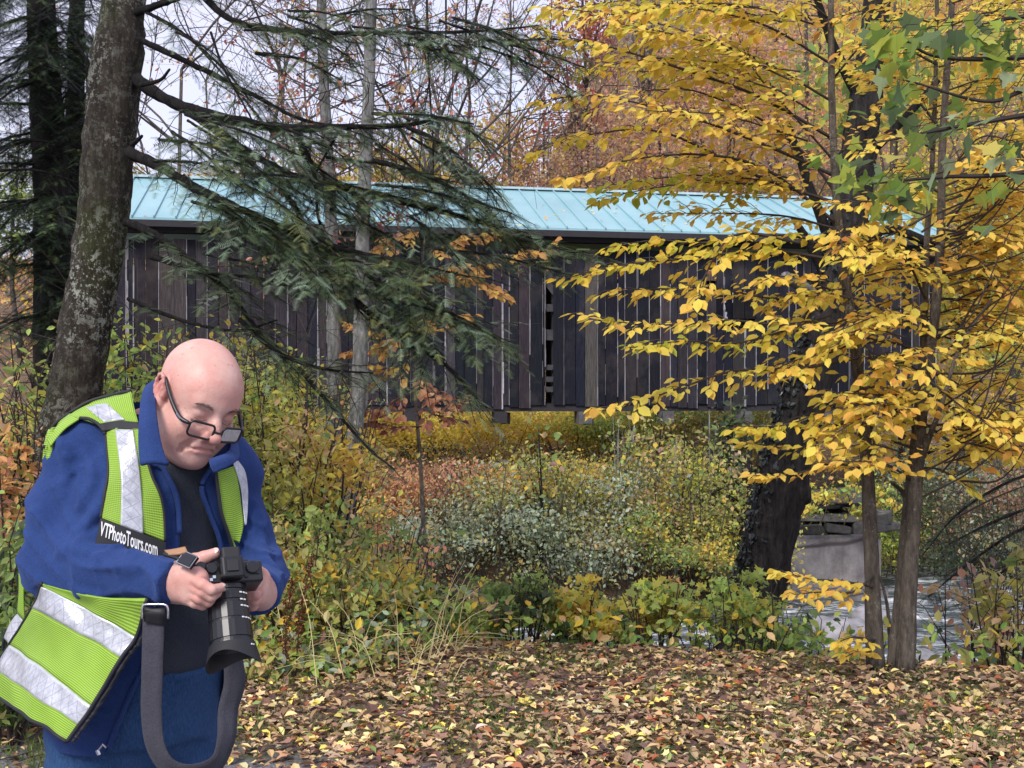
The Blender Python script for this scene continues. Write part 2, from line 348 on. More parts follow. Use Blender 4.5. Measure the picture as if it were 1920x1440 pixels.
# ================= covered bridge =================
BA = math.radians(10.2); AX = np.array([math.cos(BA), math.sin(BA), 0]); NB = np.array([-math.sin(BA), math.cos(BA), 0])   # along the bridge; away from the camera
BO = np.array([0, 26., EYE])
def B(s, n, h): return BO + AX * s + NB * n + np.array([0, 0, h])
RB = np.stack([AX, NB, [0, 0, 1]], 1)
def bbox3(mb, s0, s1, n0, n1, h0, h1, col): V, Fc = box(B((s0 + s1) / 2, (n0 + n1) / 2, (h0 + h1) / 2), ((s1 - s0) / 2, (n1 - n0) / 2, (h1 - h0) / 2), RB); mb.add(V, Fc, col)
def build_bridge():
    S0, S1, Wd = -9.75, 10.4, 6.4
    br = empty('covered_bridge', B(0, Wd / 2, -2), 'old covered bridge with dark weathered vertical boards and a pale blue metal roof', 'covered bridge')
    t = NT('weathered boards'); oc = t.coord('Object'); st = t.noise(6, 7, .75, t.coord('Object', (9, 9, .5))); bl = t.noise(.9, 4, .7, oc)
    c = t.mix(1., t.attr(), t.ramp(st, [(.28, (.35, .35, .38)), (.5, (.9, .9, .9)), (.72, (2., 1.95, 1.9))]), 'MULTIPLY'); c = t.mix(t.ramp(bl, [(.5, (0, 0, 0)), (.75, (.4, .4, .4))]), c, (.10, .08, .07))
    t.pbr(c, .85, spec=.2, normal=t.bump(st, .6, .02)); MBO = t.m
    t = NT('painted metal roof'); n = t.noise(.7, 4); c = t.ramp(n, [(.3, (.20, .37, .41)), (.7, (.27, .45, .48))]); c = t.mix(t.ramp(t.noise(3, 5, .7, t.coord('Object', (1, 1, 5))), [(.5, (0, 0, 0)), (.8, (.35, .35, .35))]), c, (.33, .50, .55)); t.pbr(c, .38, .0, spec=.5); MR = t.m
    M_DARK = plain_mat('dark timber', (.022, .02, .024), .85); M_TIM = plain_mat('grey timber', (.085, .08, .083), .85, var=.4)
    dark = [((.010, .011, .019), 4), ((.015, .015, .023), 3), ((.026, .024, .03), 2), ((.034, .03, .032), 1.), ((.085, .083, .09), .6), ((.045, .036, .034), .3)]
    gaps = [(.76, .95)]; wins = [(4.75, 5.55, 2.45, 2.95), (4.9, 5.7, 1.55, 1.78)]
    def wall(n_off, front):
        mb = MB(); s = S0
        while s < S1:
            w_ = rng.uniform(.15, .30); e = min(s + w_, S1)
            for g0, g1 in (gaps if front else []):
                if g0 - .001 <= s < g1: s = g1; e = s + w_
                elif s < g0 < e: e = g0
            col = pick(dark, 1, .15)[0]
            if s < -3: col = col * 1.15 + np.array([.012, .006, .004]) * rng.random()
            skip = False
            if front and not skip:
                for g0, g1 in gaps:
                    pass
            if not skip:
                top = 3.32 + rng.normal() * .015; bot = -.24 + rng.normal() * .03 - (.06 if rng.random() < .15 else 0); o = rng.uniform(0, .022)
                segs = [(bot, top)]
                if front:
                    for w0, w1, h0, h1 in wins:
                        if s < w1 and e > w0: segs = [q for a, b in segs for q in ((a, h0), (h1, b)) if q[1] - q[0] > .05]
                for a, b in segs:
                    bbox3(mb, s + .004, e - .012, n_off - o, n_off + .03 - o, a, b, col)
                    if rng.random() < (.8 if s > -1.5 else .55):   # raw sun-bleached edge where the stain has worn off
                        g = rng.uniform(.08, .36); bw = rng.choice([.014, .022, .035, .07], p=[.4, .35, .2, .05]); a0, b0 = a + rng.uniform(0, .5) * (rng.random() < .5), b - rng.uniform(0, .9) * (rng.random() < .5); hs = np.linspace(a0, b0, 9); gc = np.array([g, g * .96, g])
                        for ha, hb in zip(hs[:-1], hs[1:]):
                            if rng.random() < .93: bbox3(mb, e - .012, e - .012 + bw * rng.uniform(.35, 1.5), n_off - .027 + rng.uniform(0, .003), n_off + .02, ha, hb, gc * rng.uniform(.65, 1.2))
            s = e
        return mb
    wall(0, True).build('board_wall', MBO, br); wall(Wd, False).build('board_wall', MBO, br)
    # interior framing seen through the gaps
    for k, (s, n) in enumerate([(s, .12) for s in np.arange(S0 + .3, S1, 1.75)]):
        mb = MB(); bbox3(mb, s - .09, s + .09, n, n + .16, -.2, 3.72, (.1, .1, .1)); mb.build('post', M_TIM if k % 2 else M_DARK, br)
    mb = MB()
    for h in (.12, .35, .62, 1.3, 1.42, 2.0, 2.75): bbox3(mb, .5, 1.3, .05, .1, h - .06 - .05 * (h > 1.9), h + .06, (.05, .05, .055))
    V, Fc = box(B(.9, .08, 2.45), (.5, .02, .07), RB @ np.array([[math.cos(.9), 0, math.sin(.9)], [0, 1, 0], [-math.sin(.9), 0, math.cos(.9)]])); mb.add(V, Fc); mb.build('lattice', plain_mat('dim old timber', (.045, .043, .046), .9, var=.5), br)['kind'] = 'stuff'
    mb = MB(); bbox3(mb, S0, S1, .06, Wd - .06, -.32, -.2, (.1,) * 3); mb.build('deck', M_DARK, br)
    mb = MB(); bbox3(mb, S0, S1, .035, .2, -.38, -.25, (.1,) * 3); bbox3(mb, S0, S1, Wd - .2, Wd - .035, -.38, -.25, (.1,) * 3); mb.build('bottom_chord', M_DARK, br)
    mb = MB(); bbox3(mb, S0, S1, .03, .28, 3.48, 3.72, (.1,) * 3); mb.build('top_plate', M_DARK, br)
    for s, w_, dr in ((-6.1, .2, .3), (-4.0, .2, .28), (-2.3, .2, .2), (-.27, .2, .26), (1.68, .22, .28), (3.62, .22, .26), (5.5, .24, .27), (7.5, .22, .28)):
        mb = MB(); bbox3(mb, s - w_ * .7, s + w_ * .7, -.12, .34, -.38 - dr, -.385, (.1,) * 3); V, Fc = box(B(s + .16, .3, -.38 - dr * .6), (.1, .12, dr * .5), RB); mb.add(V, Fc); mb.build('floor_beam', M_TIM if s > 1 else M_DARK, br)
    # roof: two slopes of sheet metal with standing seams
    eh, rh, ov = 3.68, 5.16, .42; mb = MB(); rise = rh - eh; run = Wd / 2 + ov
    for side in (-1, 1):
        n0 = -ov if side < 0 else Wd + ov; nm = Wd / 2
        V = [B(S0 - .3, n0, eh), B(S1 + .3, n0, eh), B(S1 + .3, nm, rh), B(S0 - .3, nm, rh)]; V = np.array(V + [q + np.array([0, 0, .05]) for q in V]); mb.add(V, BOXF)
        u = unit(B(0, nm, rh) - B(0, n0, eh)); ln = math.hypot(run, rise); nn = unit(np.cross(AX, u)); nn = nn if nn[2] > 0 else -nn
        for s in np.arange(S0 - .2, S1 + .3, .445):
            V, Fc = box((B(s, n0, eh) + B(s, nm, rh)) / 2 + nn * .068, (.013, ln / 2, .022), np.stack([AX, u, nn], 1)); mb.add(V, Fc)
    mb.build('roof', MR, br)
    n = 130; s_ = rng.uniform(S0, S1, n); q_ = rng.random(n) ** .7; pos = np.array([B(a, -ov + (Wd / 2 + ov) * (1 - b), eh + (rh - eh) * (1 - b) + .065) for a, b in zip(s_, q_)]); lf = MB(); V, Fc, C_ = scatter(LEAF_DIA, pos, randdir(n) * [1, 1, .3], randdir(n) * .25 + [0, -.42, .9], rng.uniform(.06, .12, n), pick(PAL['gold'] + PAL['rust'], n)); lf.add(V, Fc, C_); tag(lf.build('leaves_on_roof', M_LITTER), kind='stuff')
    mb = MB(); V, Fc = box(B((S0 + S1) / 2, Wd / 2, rh + .075), ((S1 - S0) / 2 + .31, .13, .028), RB); mb.add(V, Fc); mb.build('ridge_cap', plain_mat('ridge metal', (.40, .52, .55), .4), br)
    mb = MB(); bbox3(mb, S0 - .3, S1 + .3, -ov - .012, -ov + .02, eh - .14, eh - .005, (.02,) * 3); mb.build('fascia', M_DARK, br)
    # concrete abutment and dry-laid stone above it
    t = NT('old concrete'); oc = t.coord('Object'); n = t.noise(2.2, 6, .7, oc); c = t.ramp(n, [(.3, (.10, .092, .095)), (.6, (.21, .195, .195)), (.75, (.30, .285, .28))]); dr = t.noise(5, 5, .7, t.coord('Object', (1.5, 1.5, .22))); c = t.mix(t.ramp(dr, [(.5, (0, 0, 0)), (.7, (.7, .7, .7))]), c, (.11, .09, .09))
    cr = t.n('ShaderNodeTexWave'); cr.wave_type = 'BANDS'; cr.bands_direction = 'Z'; cr.inputs['Scale'].default_value = .35; cr.inputs['Distortion'].default_value = 5; cr.inputs['Detail'].default_value = 4
    c = t.mix(t.ramp(cr.outputs[0], [(.0, (1, 1, 1)), (.012, (0, 0, 0))]), c, (.06, .05, .05)); t.pbr(c, .9, spec=.2, normal=t.bump(n, .6, .05))
    ab = empty('abutment', B(6.6, 0, -4.9), 'low pale concrete abutment with stained face beside the stream', 'abutment')
    mb = MB(); bbox3(mb, 5.55, 7.6, -2.6, 4.6, -5.2, -3.07, (.3,) * 3); bbox3(mb, 5.6, 7.55, -2.55, 4.5, -3.07, -3.0, (.3,) * 3); mb.build('wall_face', t.m, ab)
    mb = MB(); bbox3(mb, 6.3, 7.5, -3.1, -2.6, -5.2, -4.1, (.3,) * 3); mb.build('footing', t.m, ab)
    sw = empty('stone_wall', B(6.7, -1.9, -3.), 'dark dry laid fieldstones stacked on the concrete abutment', 'stone wall'); mb = MB()
    h = -2.99; row = 0
    while h < -2.2:
        hh = rng.uniform(.2, .5); s = 5.6 + rng.uniform(-.1, .1)
        while s < 7.3:
            w_ = rng.uniform(.35, 1.4); V, Fc = box(B(s + w_ / 2, -1.9 + rng.uniform(-.15, .06), h + hh / 2), (w_ / 2 * .985, .55, hh / 2 * .97), RB); g = rng.uniform(.05, .12)
            V = V + rng.normal(size=V.shape) * [.07, .09, .055]; mb.add(V, Fc, (g * 1.05, g, g * .95)); s += w_
        h += hh
    o = mb.build('stones', col_mat('fieldstone', .9, .25, 7, .05), sw); m = o.modifiers.new('bev', 'BEVEL'); m.width = .09; m.segments = 3
# ================= foliage builders =================
def crown_leaves(mb, cen, rad, n, size, pal, tpl=LEAF_DIA, clumps=28, tight=.26, flat=.6, shape=None):
    """leaves in uneven clumps spread through an ellipsoid"""
    cen = np.asarray(cen, float); rad = np.asarray(rad, float)
    c = randdir(clumps) * (rng.random((clumps, 1)) ** .45) * rad
    if shape == 'cone': c[:, :2] *= (np.clip(.95 - (c[:, 2:3] / rad[2] + 1) / 2, .12, 1))
    wgt = rng.uniform(.4, 1.4, clumps); k = rng.choice(clumps, n, p=wgt / wgt.sum()); cc = pick(pal, clumps, .1)
    p = cen + c[k] + rng.normal(size=(n, 3)) * rad * tight * np.array([1, 1, flat]) * rng.uniform(.6, 1.2, clumps)[k][:, None]
    col = np.clip(np.where(rng.random((n, 1)) < .6, cc[k], pick(pal, n, .12)) * (1 + .15 * rng.normal(size=(n, 1))), .004, .85)
    nr = unit(rng.normal(size=(n, 3)) * .7 + np.array([0, -.25, .75])); d = randdir(n) + np.array([0, 0, -.3]); col = col * .86 + .14 * np.array([.40, .35, .27])  # pale tint mixed into every leaf colour gives the foliage a soft haze
    V, Fc, C_ = scatter(tpl, p, d, nr, (.5 + 1.1 * rng.random(n) ** 1.6) * size, col); mb.add(V, Fc, C_); return p
def limbs(mb, base, top, r0, crown_c, crown_r, n, sides=5, col=None):
    tr = smooth_path([base, base * .6 + top * .4 + rng.normal(size=3) * [.02, .02, 0] * np.linalg.norm(top - base), top], 9); V, Fc = tube(tr, np.linspace(r0, r0 * .25, 9), 7); mb.add(V, Fc, col)
    for k in range(n):
        i = rng.integers(2, 8); e = crown_c + randdir(1)[0] * crown_r * rng.uniform(.5, 1.0); a = tr[i]; e[2] = max(e[2], a[2] - .1 * crown_r[2]); m = (a + e) / 2 + np.array([0, 0, .06]) * np.linalg.norm(e - a)
        q = smooth_path([a, m, e], 5); rr = r0 * (.45 - .03 * i); V, Fc = tube(q, np.linspace(rr, rr * .25, 5), 4); mb.add(V, Fc, col)
def tree(name, px, d, h, wid, pal, n, size, label, cat='tree', group=None, bark=None, crown0=.25, nl=10, tpl=LEAF_DIA, flat=.6, tr=None, x=None, clumps=30, tight=.24, lean=0., shape=None):
    X = (px - HX) / F * d; base = np.array([X, d, float(ground(X, d)) - .1]); t = empty(name, base, label, cat, group)
    top = base + np.array([lean * h, 0, h * .93]); cc = base + np.array([lean * h * .6, 0, h * (crown0 + 1) / 2]); cr = np.array([wid / 2, wid / 2 * .9, h * (1 - crown0) / 2])
    mb = MB(); limbs(mb, base, top, tr or h * .011 + .02, cc, cr, nl); mb.build('trunk', bark or M_BARK, t, smooth=True)
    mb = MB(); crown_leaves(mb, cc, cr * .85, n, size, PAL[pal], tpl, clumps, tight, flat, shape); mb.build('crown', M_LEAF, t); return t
def shrub(px, d, h, wid, pal, n, size, label, name='shrub', group='shrubs', tpl=LEAF_OVAL, py=None, nst=14, clumps=22, flat=.7, cat='shrub', tight=.28, lo=.1):
    X = (px - HX) / F * d; g = float(ground(X, d)); base = np.array([X, d, g - .02]); t = empty(name, base, label, cat, group); mb = MB()
    tops = base + np.stack([rng.uniform(-.45, .45, nst) * wid, rng.uniform(-.4, .4, nst) * wid, rng.uniform(.6, 1.0, nst) * h], -1)
    for q in tops:
        b = base + np.array([(q[0] - base[0]) * .3, (q[1] - base[1]) * .3, 0]); pth = smooth_path([b, (b + q) / 2 + rng.normal(size=3) * .04 * h, q], 6); V, Fc = tube(pth, np.linspace(.006 + h * .004, .002 + h * .0008, 6), 4); mb.add(V, Fc)
        for _ in range(4):
            a = pth[rng.integers(2, 6)]; e = a + rng.normal(size=3) * [.16, .16, .1] * h + [0, 0, .1 * h]; V, Fc = tube(np.array([a, (a + e) / 2 + [0, 0, .02 * h], e]), np.linspace(.002 + h * .0012, .001 + h * .0004, 3), 3); mb.add(V, Fc)
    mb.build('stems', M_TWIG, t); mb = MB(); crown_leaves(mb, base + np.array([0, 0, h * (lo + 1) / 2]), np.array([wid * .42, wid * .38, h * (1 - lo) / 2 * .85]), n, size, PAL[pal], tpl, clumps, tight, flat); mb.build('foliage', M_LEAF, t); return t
def twig_tree(px, d, ytop, spread, label, pal='red', nleaf=260, lean=0.):
    X = (px - HX) / F * d; g = float(ground(X, d)); base = np.array([X, d, g - .1]); t = empty('bare_tree', base, label, 'tree', 'bare trees against the sky'); mb = MB(); lf = MB(); H_ = P(px, ytop, d)[2] - g; ends = []
    def grow(a, dr, L, r, lev):
        m = 4 if lev > 2 else 6; u = np.linspace(0, 1, m)[:, None]; w_ = rng.normal(size=3) * .16; q = a + dr * L * u + w_ * L * u * u + np.array([0, 0, .1 * L * (lev > 0)]) * u * u; V, Fc = tube(q, np.linspace(r, r * .62, m), 5 if lev < 2 else 3, cap=False); mb.add(V, [list(f) for f in Fc])
        if lev >= 4: ends.append(q[-1]); return
        n = (7, 4, 4, 3)[lev]
        for k in range(n):
            i = rng.integers(m // 2 if lev else 2, m); d2 = unit(dr * .75 + randdir(1)[0] * (.75 if lev else .9) * np.array([1, .8, .7]) + [0, 0, .12]); grow(q[i], d2, L * rng.uniform(.42, .68) * (spread if lev == 0 else 1), max(r * .5, .005), lev + 1)
    grow(base, unit(np.array([lean, 0, 1.])), H_ * .72, H_ * .0075, 0); mb.build('trunk', M_BARK, t); e = np.array(ends); n = nleaf; p = e[rng.integers(0, len(e), n)] + rng.normal(size=(n, 3)) * .12; V, Fc, C_ = scatter(LEAF_DIA, p, randdir(n) - [0, 0, .6], randdir(n), rng.uniform(.08, .15, n), pick(PAL[pal], n)); lf.add(V, Fc, C_); lf.build('leaves', M_LEAF, t)
# ---------- hemlock ----------
def _twiglet():
    V = []; Fc = []
    for i in range(10):
        y = .04 + i * .095; L = .23 * (1 - .35 * (i / 9) ** 2)
        for s in (-1, 1):
            k = len(V); V += [(0, y - .02, 0), (0, y + .02, 0), (s * L, y + .07, -.01)]; Fc.append((k, k + 1, k + 2))
    k = len(V); V += [(-.008, 0, 0), (.008, 0, 0), (0, 1, 0)]; Fc.append((k, k + 1, k + 2)); return np.array(V, float), np.array(Fc)
TWIGLET = _twiglet()
HEM = [(srgb(74, 90, 62), 4), (srgb(98, 114, 78), 3), (srgb(128, 146, 120), 2), (srgb(48, 62, 50), 2.5), (srgb(122, 128, 76), .8)]
def hemlock_bough(wood, green, path, r0, r1, blen, t0=.12, step=.038, tw=.09, pal=HEM, droop=.35, dens=1.):
    p = smooth_path(path, 40); V, Fc = tube(p, np.linspace(r0, r1, 40), 6, rough=.12); wood.add(V, Fc)
    ln = np.concatenate([[0], np.cumsum(np.linalg.norm(np.diff(p, axis=0), axis=1))]); T = unit(np.gradient(p, axis=0)); s = t0 * ln[-1]; side = 1; P_, D_, N_, S_ = [], [], [], []
    while s < ln[-1]:
        i = min(np.searchsorted(ln, s), 39); t = s / ln[-1]; ax = T[i]; lat = unit(np.cross(ax, [0, 0, 1.])) * side; side = -side
        d = unit(ax * rng.uniform(.35, .9) + lat * rng.uniform(.4, 1) + np.array([0, 0, rng.normal() * .25 - droop * .5])); L = blen * (.45 + .9 * math.sin(math.pi * min(1, .18 + t * .75))) * rng.uniform(.5, 1.15)
        if rng.random() < dens:
            m = max(3, int(L / .028)); u = np.linspace(0, 1, m); q = p[i] + d * L * u[:, None] + np.array([0, 0, -droop * .35 * L]) * (u ** 2)[:, None] + np.cumsum(rng.normal(size=(m, 3)) * .004, 0); V, Fc = tube(q[::2] if m > 5 else q, .0022, 3, cap=False); wood.add(V, [list(f) for f in Fc])
            l2 = unit(np.cross(d, [0, 0, 1.]))
            for k in range(m):
                for sd in (-1, 1):
                    if rng.random() < .12: continue
                    P_.append(q[k]); D_.append(d * .75 + l2 * sd * .8 + np.array([0, 0, -.22 * droop - .1]) + rng.normal(size=3) * .16); N_.append(np.array([0, 0, 1]) + rng.normal(size=3) * .35); S_.append(tw * rng.uniform(.6, 1.25) * (1.15 - .6 * k / m))
            P_.append(q[-1]); D_.append(d + np.array([0, 0, -.3 * droop])); N_.append(np.array([0, 0, 1.])); S_.append(tw)
        s += step * rng.uniform(.6, 1.4)
    if P_:
        n = len(P_); col = np.repeat(pick(pal, max(1, n // 14) + 1, .12), 14, 0)[:n] * (1 + .18 * rng.normal(size=(n, 1))); V, Fc, C_ = scatter(TWIGLET, np.array(P_), np.array(D_), np.array(N_), np.array(S_), np.clip(col, .006, .5)); green.add(V, Fc, C_)
def px_path(pts, d0, d1): n = len(pts); return PP([(x, y, d0 + (d1 - d0) * k / (n - 1)) for k, (x, y) in enumerate(pts)])
def build_hemlocks():
    base = P(62, 1240, 6.8); base[2] = float(ground(base[0], base[1])) - .05
    h = empty('hemlock', base, 'leaning hemlock behind the man, its bark crusted with pale lichen, boughs spreading over the bridge', 'tree', 'hemlocks')
    tr = smooth_path(np.vstack([base, PP([(90, 1010, 6.8), (128, 790, 6.8), (146, 700, 6.8), (172, 550, 6.8), (194, 400, 6.8), (206, 250, 6.8), (222, 100, 6.8), (234, 0, 6.8), (275, -350, 6.8), (330, -900, 6.9)])]), 60)
    V, Fc = tube(tr, np.interp(np.linspace(0, 1, 60), [0, .1, .4, .7, 1], [.24, .17, .145, .15, .07]), 20, rough=.045); mb = MB(); mb.add(V, Fc); mb.build('trunk', M_LICHEN, h, smooth=True)
    wood, green = MB(), MB()
    bough = lambda pts, d0, d1, r0, bl, **k: hemlock_bough(wood, green, px_path(pts, d0, d1), r0, .004, bl, **k)
    bough([(370, -20), (430, 35), (520, 56), (640, 62), (770, 62), (900, 58), (1010, 48)], 6.6, 6.0, .022, .22, t0=.15)
    bough([(235, 30), (300, 8), (400, -25), (560, -50)], 6.8, 6.3, .03, .3, t0=.3)
    bough([(265, 75), (380, 130), (470, 176), (560, 222), (640, 240), (700, 262)], 6.75, 6.3, .02, .16, t0=.35, dens=.6)
    bough([(255, 148), (310, 185), (370, 208), (470, 232), (560, 240), (640, 238), (750, 236), (840, 222), (905, 262)], 6.75, 5.9, .04, .34, t0=.2)
    bough([(330, 192), (420, 255), (500, 305), (580, 338), (700, 362), (800, 385), (900, 420)], 6.6, 5.9, .03, .36, t0=.12)
    bough([(240, 285), (300, 312), (360, 350), (420, 378), (480, 405), (560, 440), (650, 480), (740, 570), (800, 640)], 6.7, 5.8, .036, .36, t0=.1)
    bough([(500, 318), (560, 400), (620, 520), (690, 600)], 6.4, 6.0, .02, .34)
    bough([(560, 250), (590, 330), (600, 420), (650, 520)], 6.3, 6.1, .016, .3)
    bough([(640, 350), (760, 380), (880, 410), (980, 440), (1085, 480)], 6.2, 5.7, .02, .3)
    bough([(700, 300), (800, 330), (900, 380), (960, 400)], 6.0, 5.6, .014, .3)
    bough([(700, 500), (790, 560), (870, 600), (940, 640)], 6.0, 5.6, .018, .26)
    bough([(660, 560), (760, 640), (830, 680), (900, 755)], 6.0, 5.7, .018, .28)
    bough([(560, 440), (650, 470), (760, 490), (880, 520)], 6.1, 5.7, .018, .3)
    bough([(235, 415), (290, 440), (360, 490), (430, 550), (500, 640), (560, 700)], 6.7, 6.2, .028, .34, t0=.1)
    bough([(450, 600), (520, 660), (600, 690), (700, 700)], 6.3, 6.0, .016, .34)
    bough([(560, 690), (620, 760), (690, 840), (740, 880)], 6.2, 5.9, .014, .17, dens=.6)
    bough([(280, 480), (380, 510), (470, 520), (560, 540)], 6.5, 6.2, .018, .28)
    bough([(240, 560), (340, 600), (440, 620), (520, 600)], 6.6, 6.3, .014, .2, dens=.5)
    bough([(760, 236), (830, 270), (900, 330), (940, 370)], 5.95, 5.7, .012, .26)
    bough([(480, 100), (560, 110), (640, 150)], 6.5, 6.2, .012, .22, dens=.7)
    bough([(270, 20), (340, 60), (420, 130), (470, 190)], 6.7, 6.4, .012, .3, dens=.8)
    bough([(820, 60), (850, 110), (900, 150)], 6.1, 5.9, .01, .2, dens=.8)
    for k in range(30):   # lesser boughs filling the fan
        x, y = rng.uniform(280, 860), rng.uniform(200, 640); 
        if y > 330 + (x - 250) * .5 or y < 120 + (x - 280) * .12: y = rng.uniform(260, 480)
        a = rng.uniform(.1, .75); L = rng.uniform(120, 250); d = rng.uniform(5.7, 6.6)
        bough([(x, y), (x + L * .5 * math.cos(a), y + L * .5 * math.sin(a) - 8), (x + L * math.cos(a), y + L * math.sin(a))], d, d - .3, .009, .24)
    for k in range(16):
        x, y = rng.uniform(420, 950), rng.uniform(20, 90); L = rng.uniform(100, 200); a = rng.uniform(-.1, .5); d = rng.uniform(5.9, 6.5)
        bough([(x, y), (x + L * .5, y + L * .5 * math.sin(a) - 6), (x + L * math.cos(a), y + L * math.sin(a))], d, d - .2, .007, .16, dens=.8)
    # hanging and bare twigs
    for pts, r in (([(800, -10), (802, 80), (806, 180), (812, 260), (812, 350)], .007), ([(836, -10), (836, 60), (834, 120), (834, 155)], .006), ([(560, 260), (572, 300), (585, 345)], .016), ([(262, 160), (300, 150), (318, 130)], .014), ([(248, 270), (258, 262), (266, 255)], .018), ([(395, 60), (420, 130), (470, 220), (480, 250)], .008), ([(330, 60), (400, 100), (440, 150)], .006), ([(805, 150), (795, 220), (785, 330)], .004), ([(640, 238), (600, 310), (575, 360)], .009)):
        V, Fc = tube(smooth_path(px_path(pts, 6.4, 6.2), 12), np.linspace(r, r * .5, 12), 5); wood.add(V, Fc)
    for k in range(70):
        x, y = rng.uniform(270, 980), rng.uniform(0, 280); d = rng.uniform(6.0, 6.8); q = [(x, y)]; a = rng.uniform(-1, 2.6)
        for j in range(4): x += 28 * math.cos(a); y += 28 * math.sin(a); a += rng.normal() * .55; q.append((x, y))
        V, Fc = tube(smooth_path(px_path(q, d, d - .2), 8), np.linspace(.003, .001, 8), 3); wood.add(V, Fc)
    wood.build('boughs', M_BARKD, h, smooth=True); green.build('needles', M_NEED, h)
    # two dark hemlocks farther left
    DK = [(srgb(34, 48, 34), 4), (srgb(48, 64, 44), 3), (srgb(84, 100, 60), 1.6), (srgb(20, 28, 24), 3)]
    for (cx, w0, d, lab, ys, xr, cnt) in (([(106, 1150), (103, 650), (100, 450), (93, 300), (84, 150), (78, 0), (70, -500)], .145, 8.6, 'thick black trunked hemlock at the left edge of the picture', (-60, 590), (-120, 175), 46), ([(150, 1150), (142, 700), (139, 350), (141, 200), (144, 0), (150, -500)], .085, 9.2, 'slimmer dark hemlock close behind the lichen crusted trunk', (-60, 520), (60, 240), 22)):
        b = P(cx[0][0], 1000, d); b[2] = float(ground(b[0], b[1])) - .05; hh = empty('hemlock', b, lab, 'tree', 'hemlocks'); tr = smooth_path(np.vstack([b, PP([(x, y, d) for x, y in cx[1:]])]), 40)
        V, Fc = tube(tr, np.linspace(w0 * 1.15, w0 * .6, 40), 14, rough=.06); mb = MB(); mb.add(V, Fc); mb.build('trunk', M_BARKD, hh, smooth=True); wood, green = MB(), MB()
        for k in range(cnt):
            y = rng.uniform(*ys); i = np.argmin(abs(HY - (tr[:, 2] - EYE) / tr[:, 1] * F - y)); a = tr[i]; xe = rng.uniform(*xr); e = P(xe, y + rng.uniform(20, 110), d + rng.uniform(-1.6, .9)); m = (a + e) / 2 + [0, 0, .06]
            hemlock_bough(wood, green, np.array([a, m, e]), .014, .003, .3, t0=.1, pal=DK, step=.05, tw=.095)
        for pts in ([(50, 262), (90, 266), (120, 275)], [(0, 320), (60, 318), (110, 330), (150, 345)], [(165, 30), (140, 28), (100, 22)], [(140, 80), (160, 110), (163, 180), (150, 235)]):
            V, Fc = tube(smooth_path(px_path(pts, d - .4, d - .4), 10), np.linspace(.012, .004, 10), 5); wood.add(V, Fc)
        wood.build('boughs', M_BARKD, hh, smooth=True); green.build('needles', M_NEED, hh)
# ---------- beech ----------
BEE = [(srgb(250, 214, 98), 4), (srgb(242, 204, 88), 3), (srgb(238, 186, 92), 1.8), (srgb(216, 202, 92), 1.6), (srgb(170, 172, 66), .7), (srgb(196, 132, 70), .5)]
BEL = [(srgb(236, 206, 84), 3), (srgb(196, 184, 66), 3), (srgb(168, 176, 66), 2), (srgb(226, 180, 66), 2)]
def beech_spray(wood, lf, path, r0, half, pal, size=.073, step=.062, lstep=.036, dens=1., tpl=LEAF_OVAL, t0=.1, hang=.45):
    p = smooth_path(path, 36); V, Fc = tube(p, np.linspace(r0, .0022, 36), 5); wood.add(V, Fc); ln = np.concatenate([[0], np.cumsum(np.linalg.norm(np.diff(p, axis=0), axis=1))]); T = unit(np.gradient(p, axis=0)); s = t0 * ln[-1]; side = 1; PS, DS, NS = [], [], []
    def leaves(q, dr):
        n = max(2, int(np.linalg.norm(q[-1] - q[0]) / lstep)); sd = 1
        for k in range(n):
            a = q[0] + (q[-1] - q[0]) * ((k + .6) / n) + np.array([0, 0, -.03]) * ((k / n) ** 2); lat = unit(np.cross(dr, [0, 0, 1.])) * sd; sd = -sd
            if rng.random() > dens: continue
            PS.append(a); DS.append(dr * .75 + lat * .75 + np.array([0, 0, -hang * rng.uniform(.2, 1.6)]) + rng.normal(size=3) * .22); NS.append(np.array([0, -.35, .8]) + rng.normal(size=3) * .42)
        PS.append(q[-1]); DS.append(dr + np.array([0, 0, -hang])); NS.append(np.array([0, -.3, .8]) + rng.normal(size=3) * .3)
    while s < ln[-1]:
        i = min(np.searchsorted(ln, s), 35); t = s / ln[-1]; lat = unit(np.cross(T[i], [0, 0, 1.])) * side; side = -side
        d = unit(T[i] * .8 + lat * .75 + np.array([0, 0, rng.normal() * .22])); L = half * (1.05 - .75 * t) * rng.uniform(.6, 1.2); q = np.array([p[i], p[i] + d * L * .5 + [0, 0, .01], p[i] + d * L + [0, 0, -.05 * L]]); V, Fc = tube(q, [.0028, .002, .0014], 3); wood.add(V, Fc); leaves(q, d); s += step * rng.uniform(.7, 1.3)
    leaves(p[-12:], T[-1]); n = len(PS); tc = pick(pal, 1, .05)[0]
    col = np.clip(.35 * tc + .65 * pick(pal, n, .1), .01, .85); V, Fc, C_ = scatter(tpl, np.array(PS), np.array(DS), np.array(NS), size * rng.uniform(.5, 1.25, n), col, rng.uniform(.8, 1.3, n)); lf.add(V, Fc, C_)
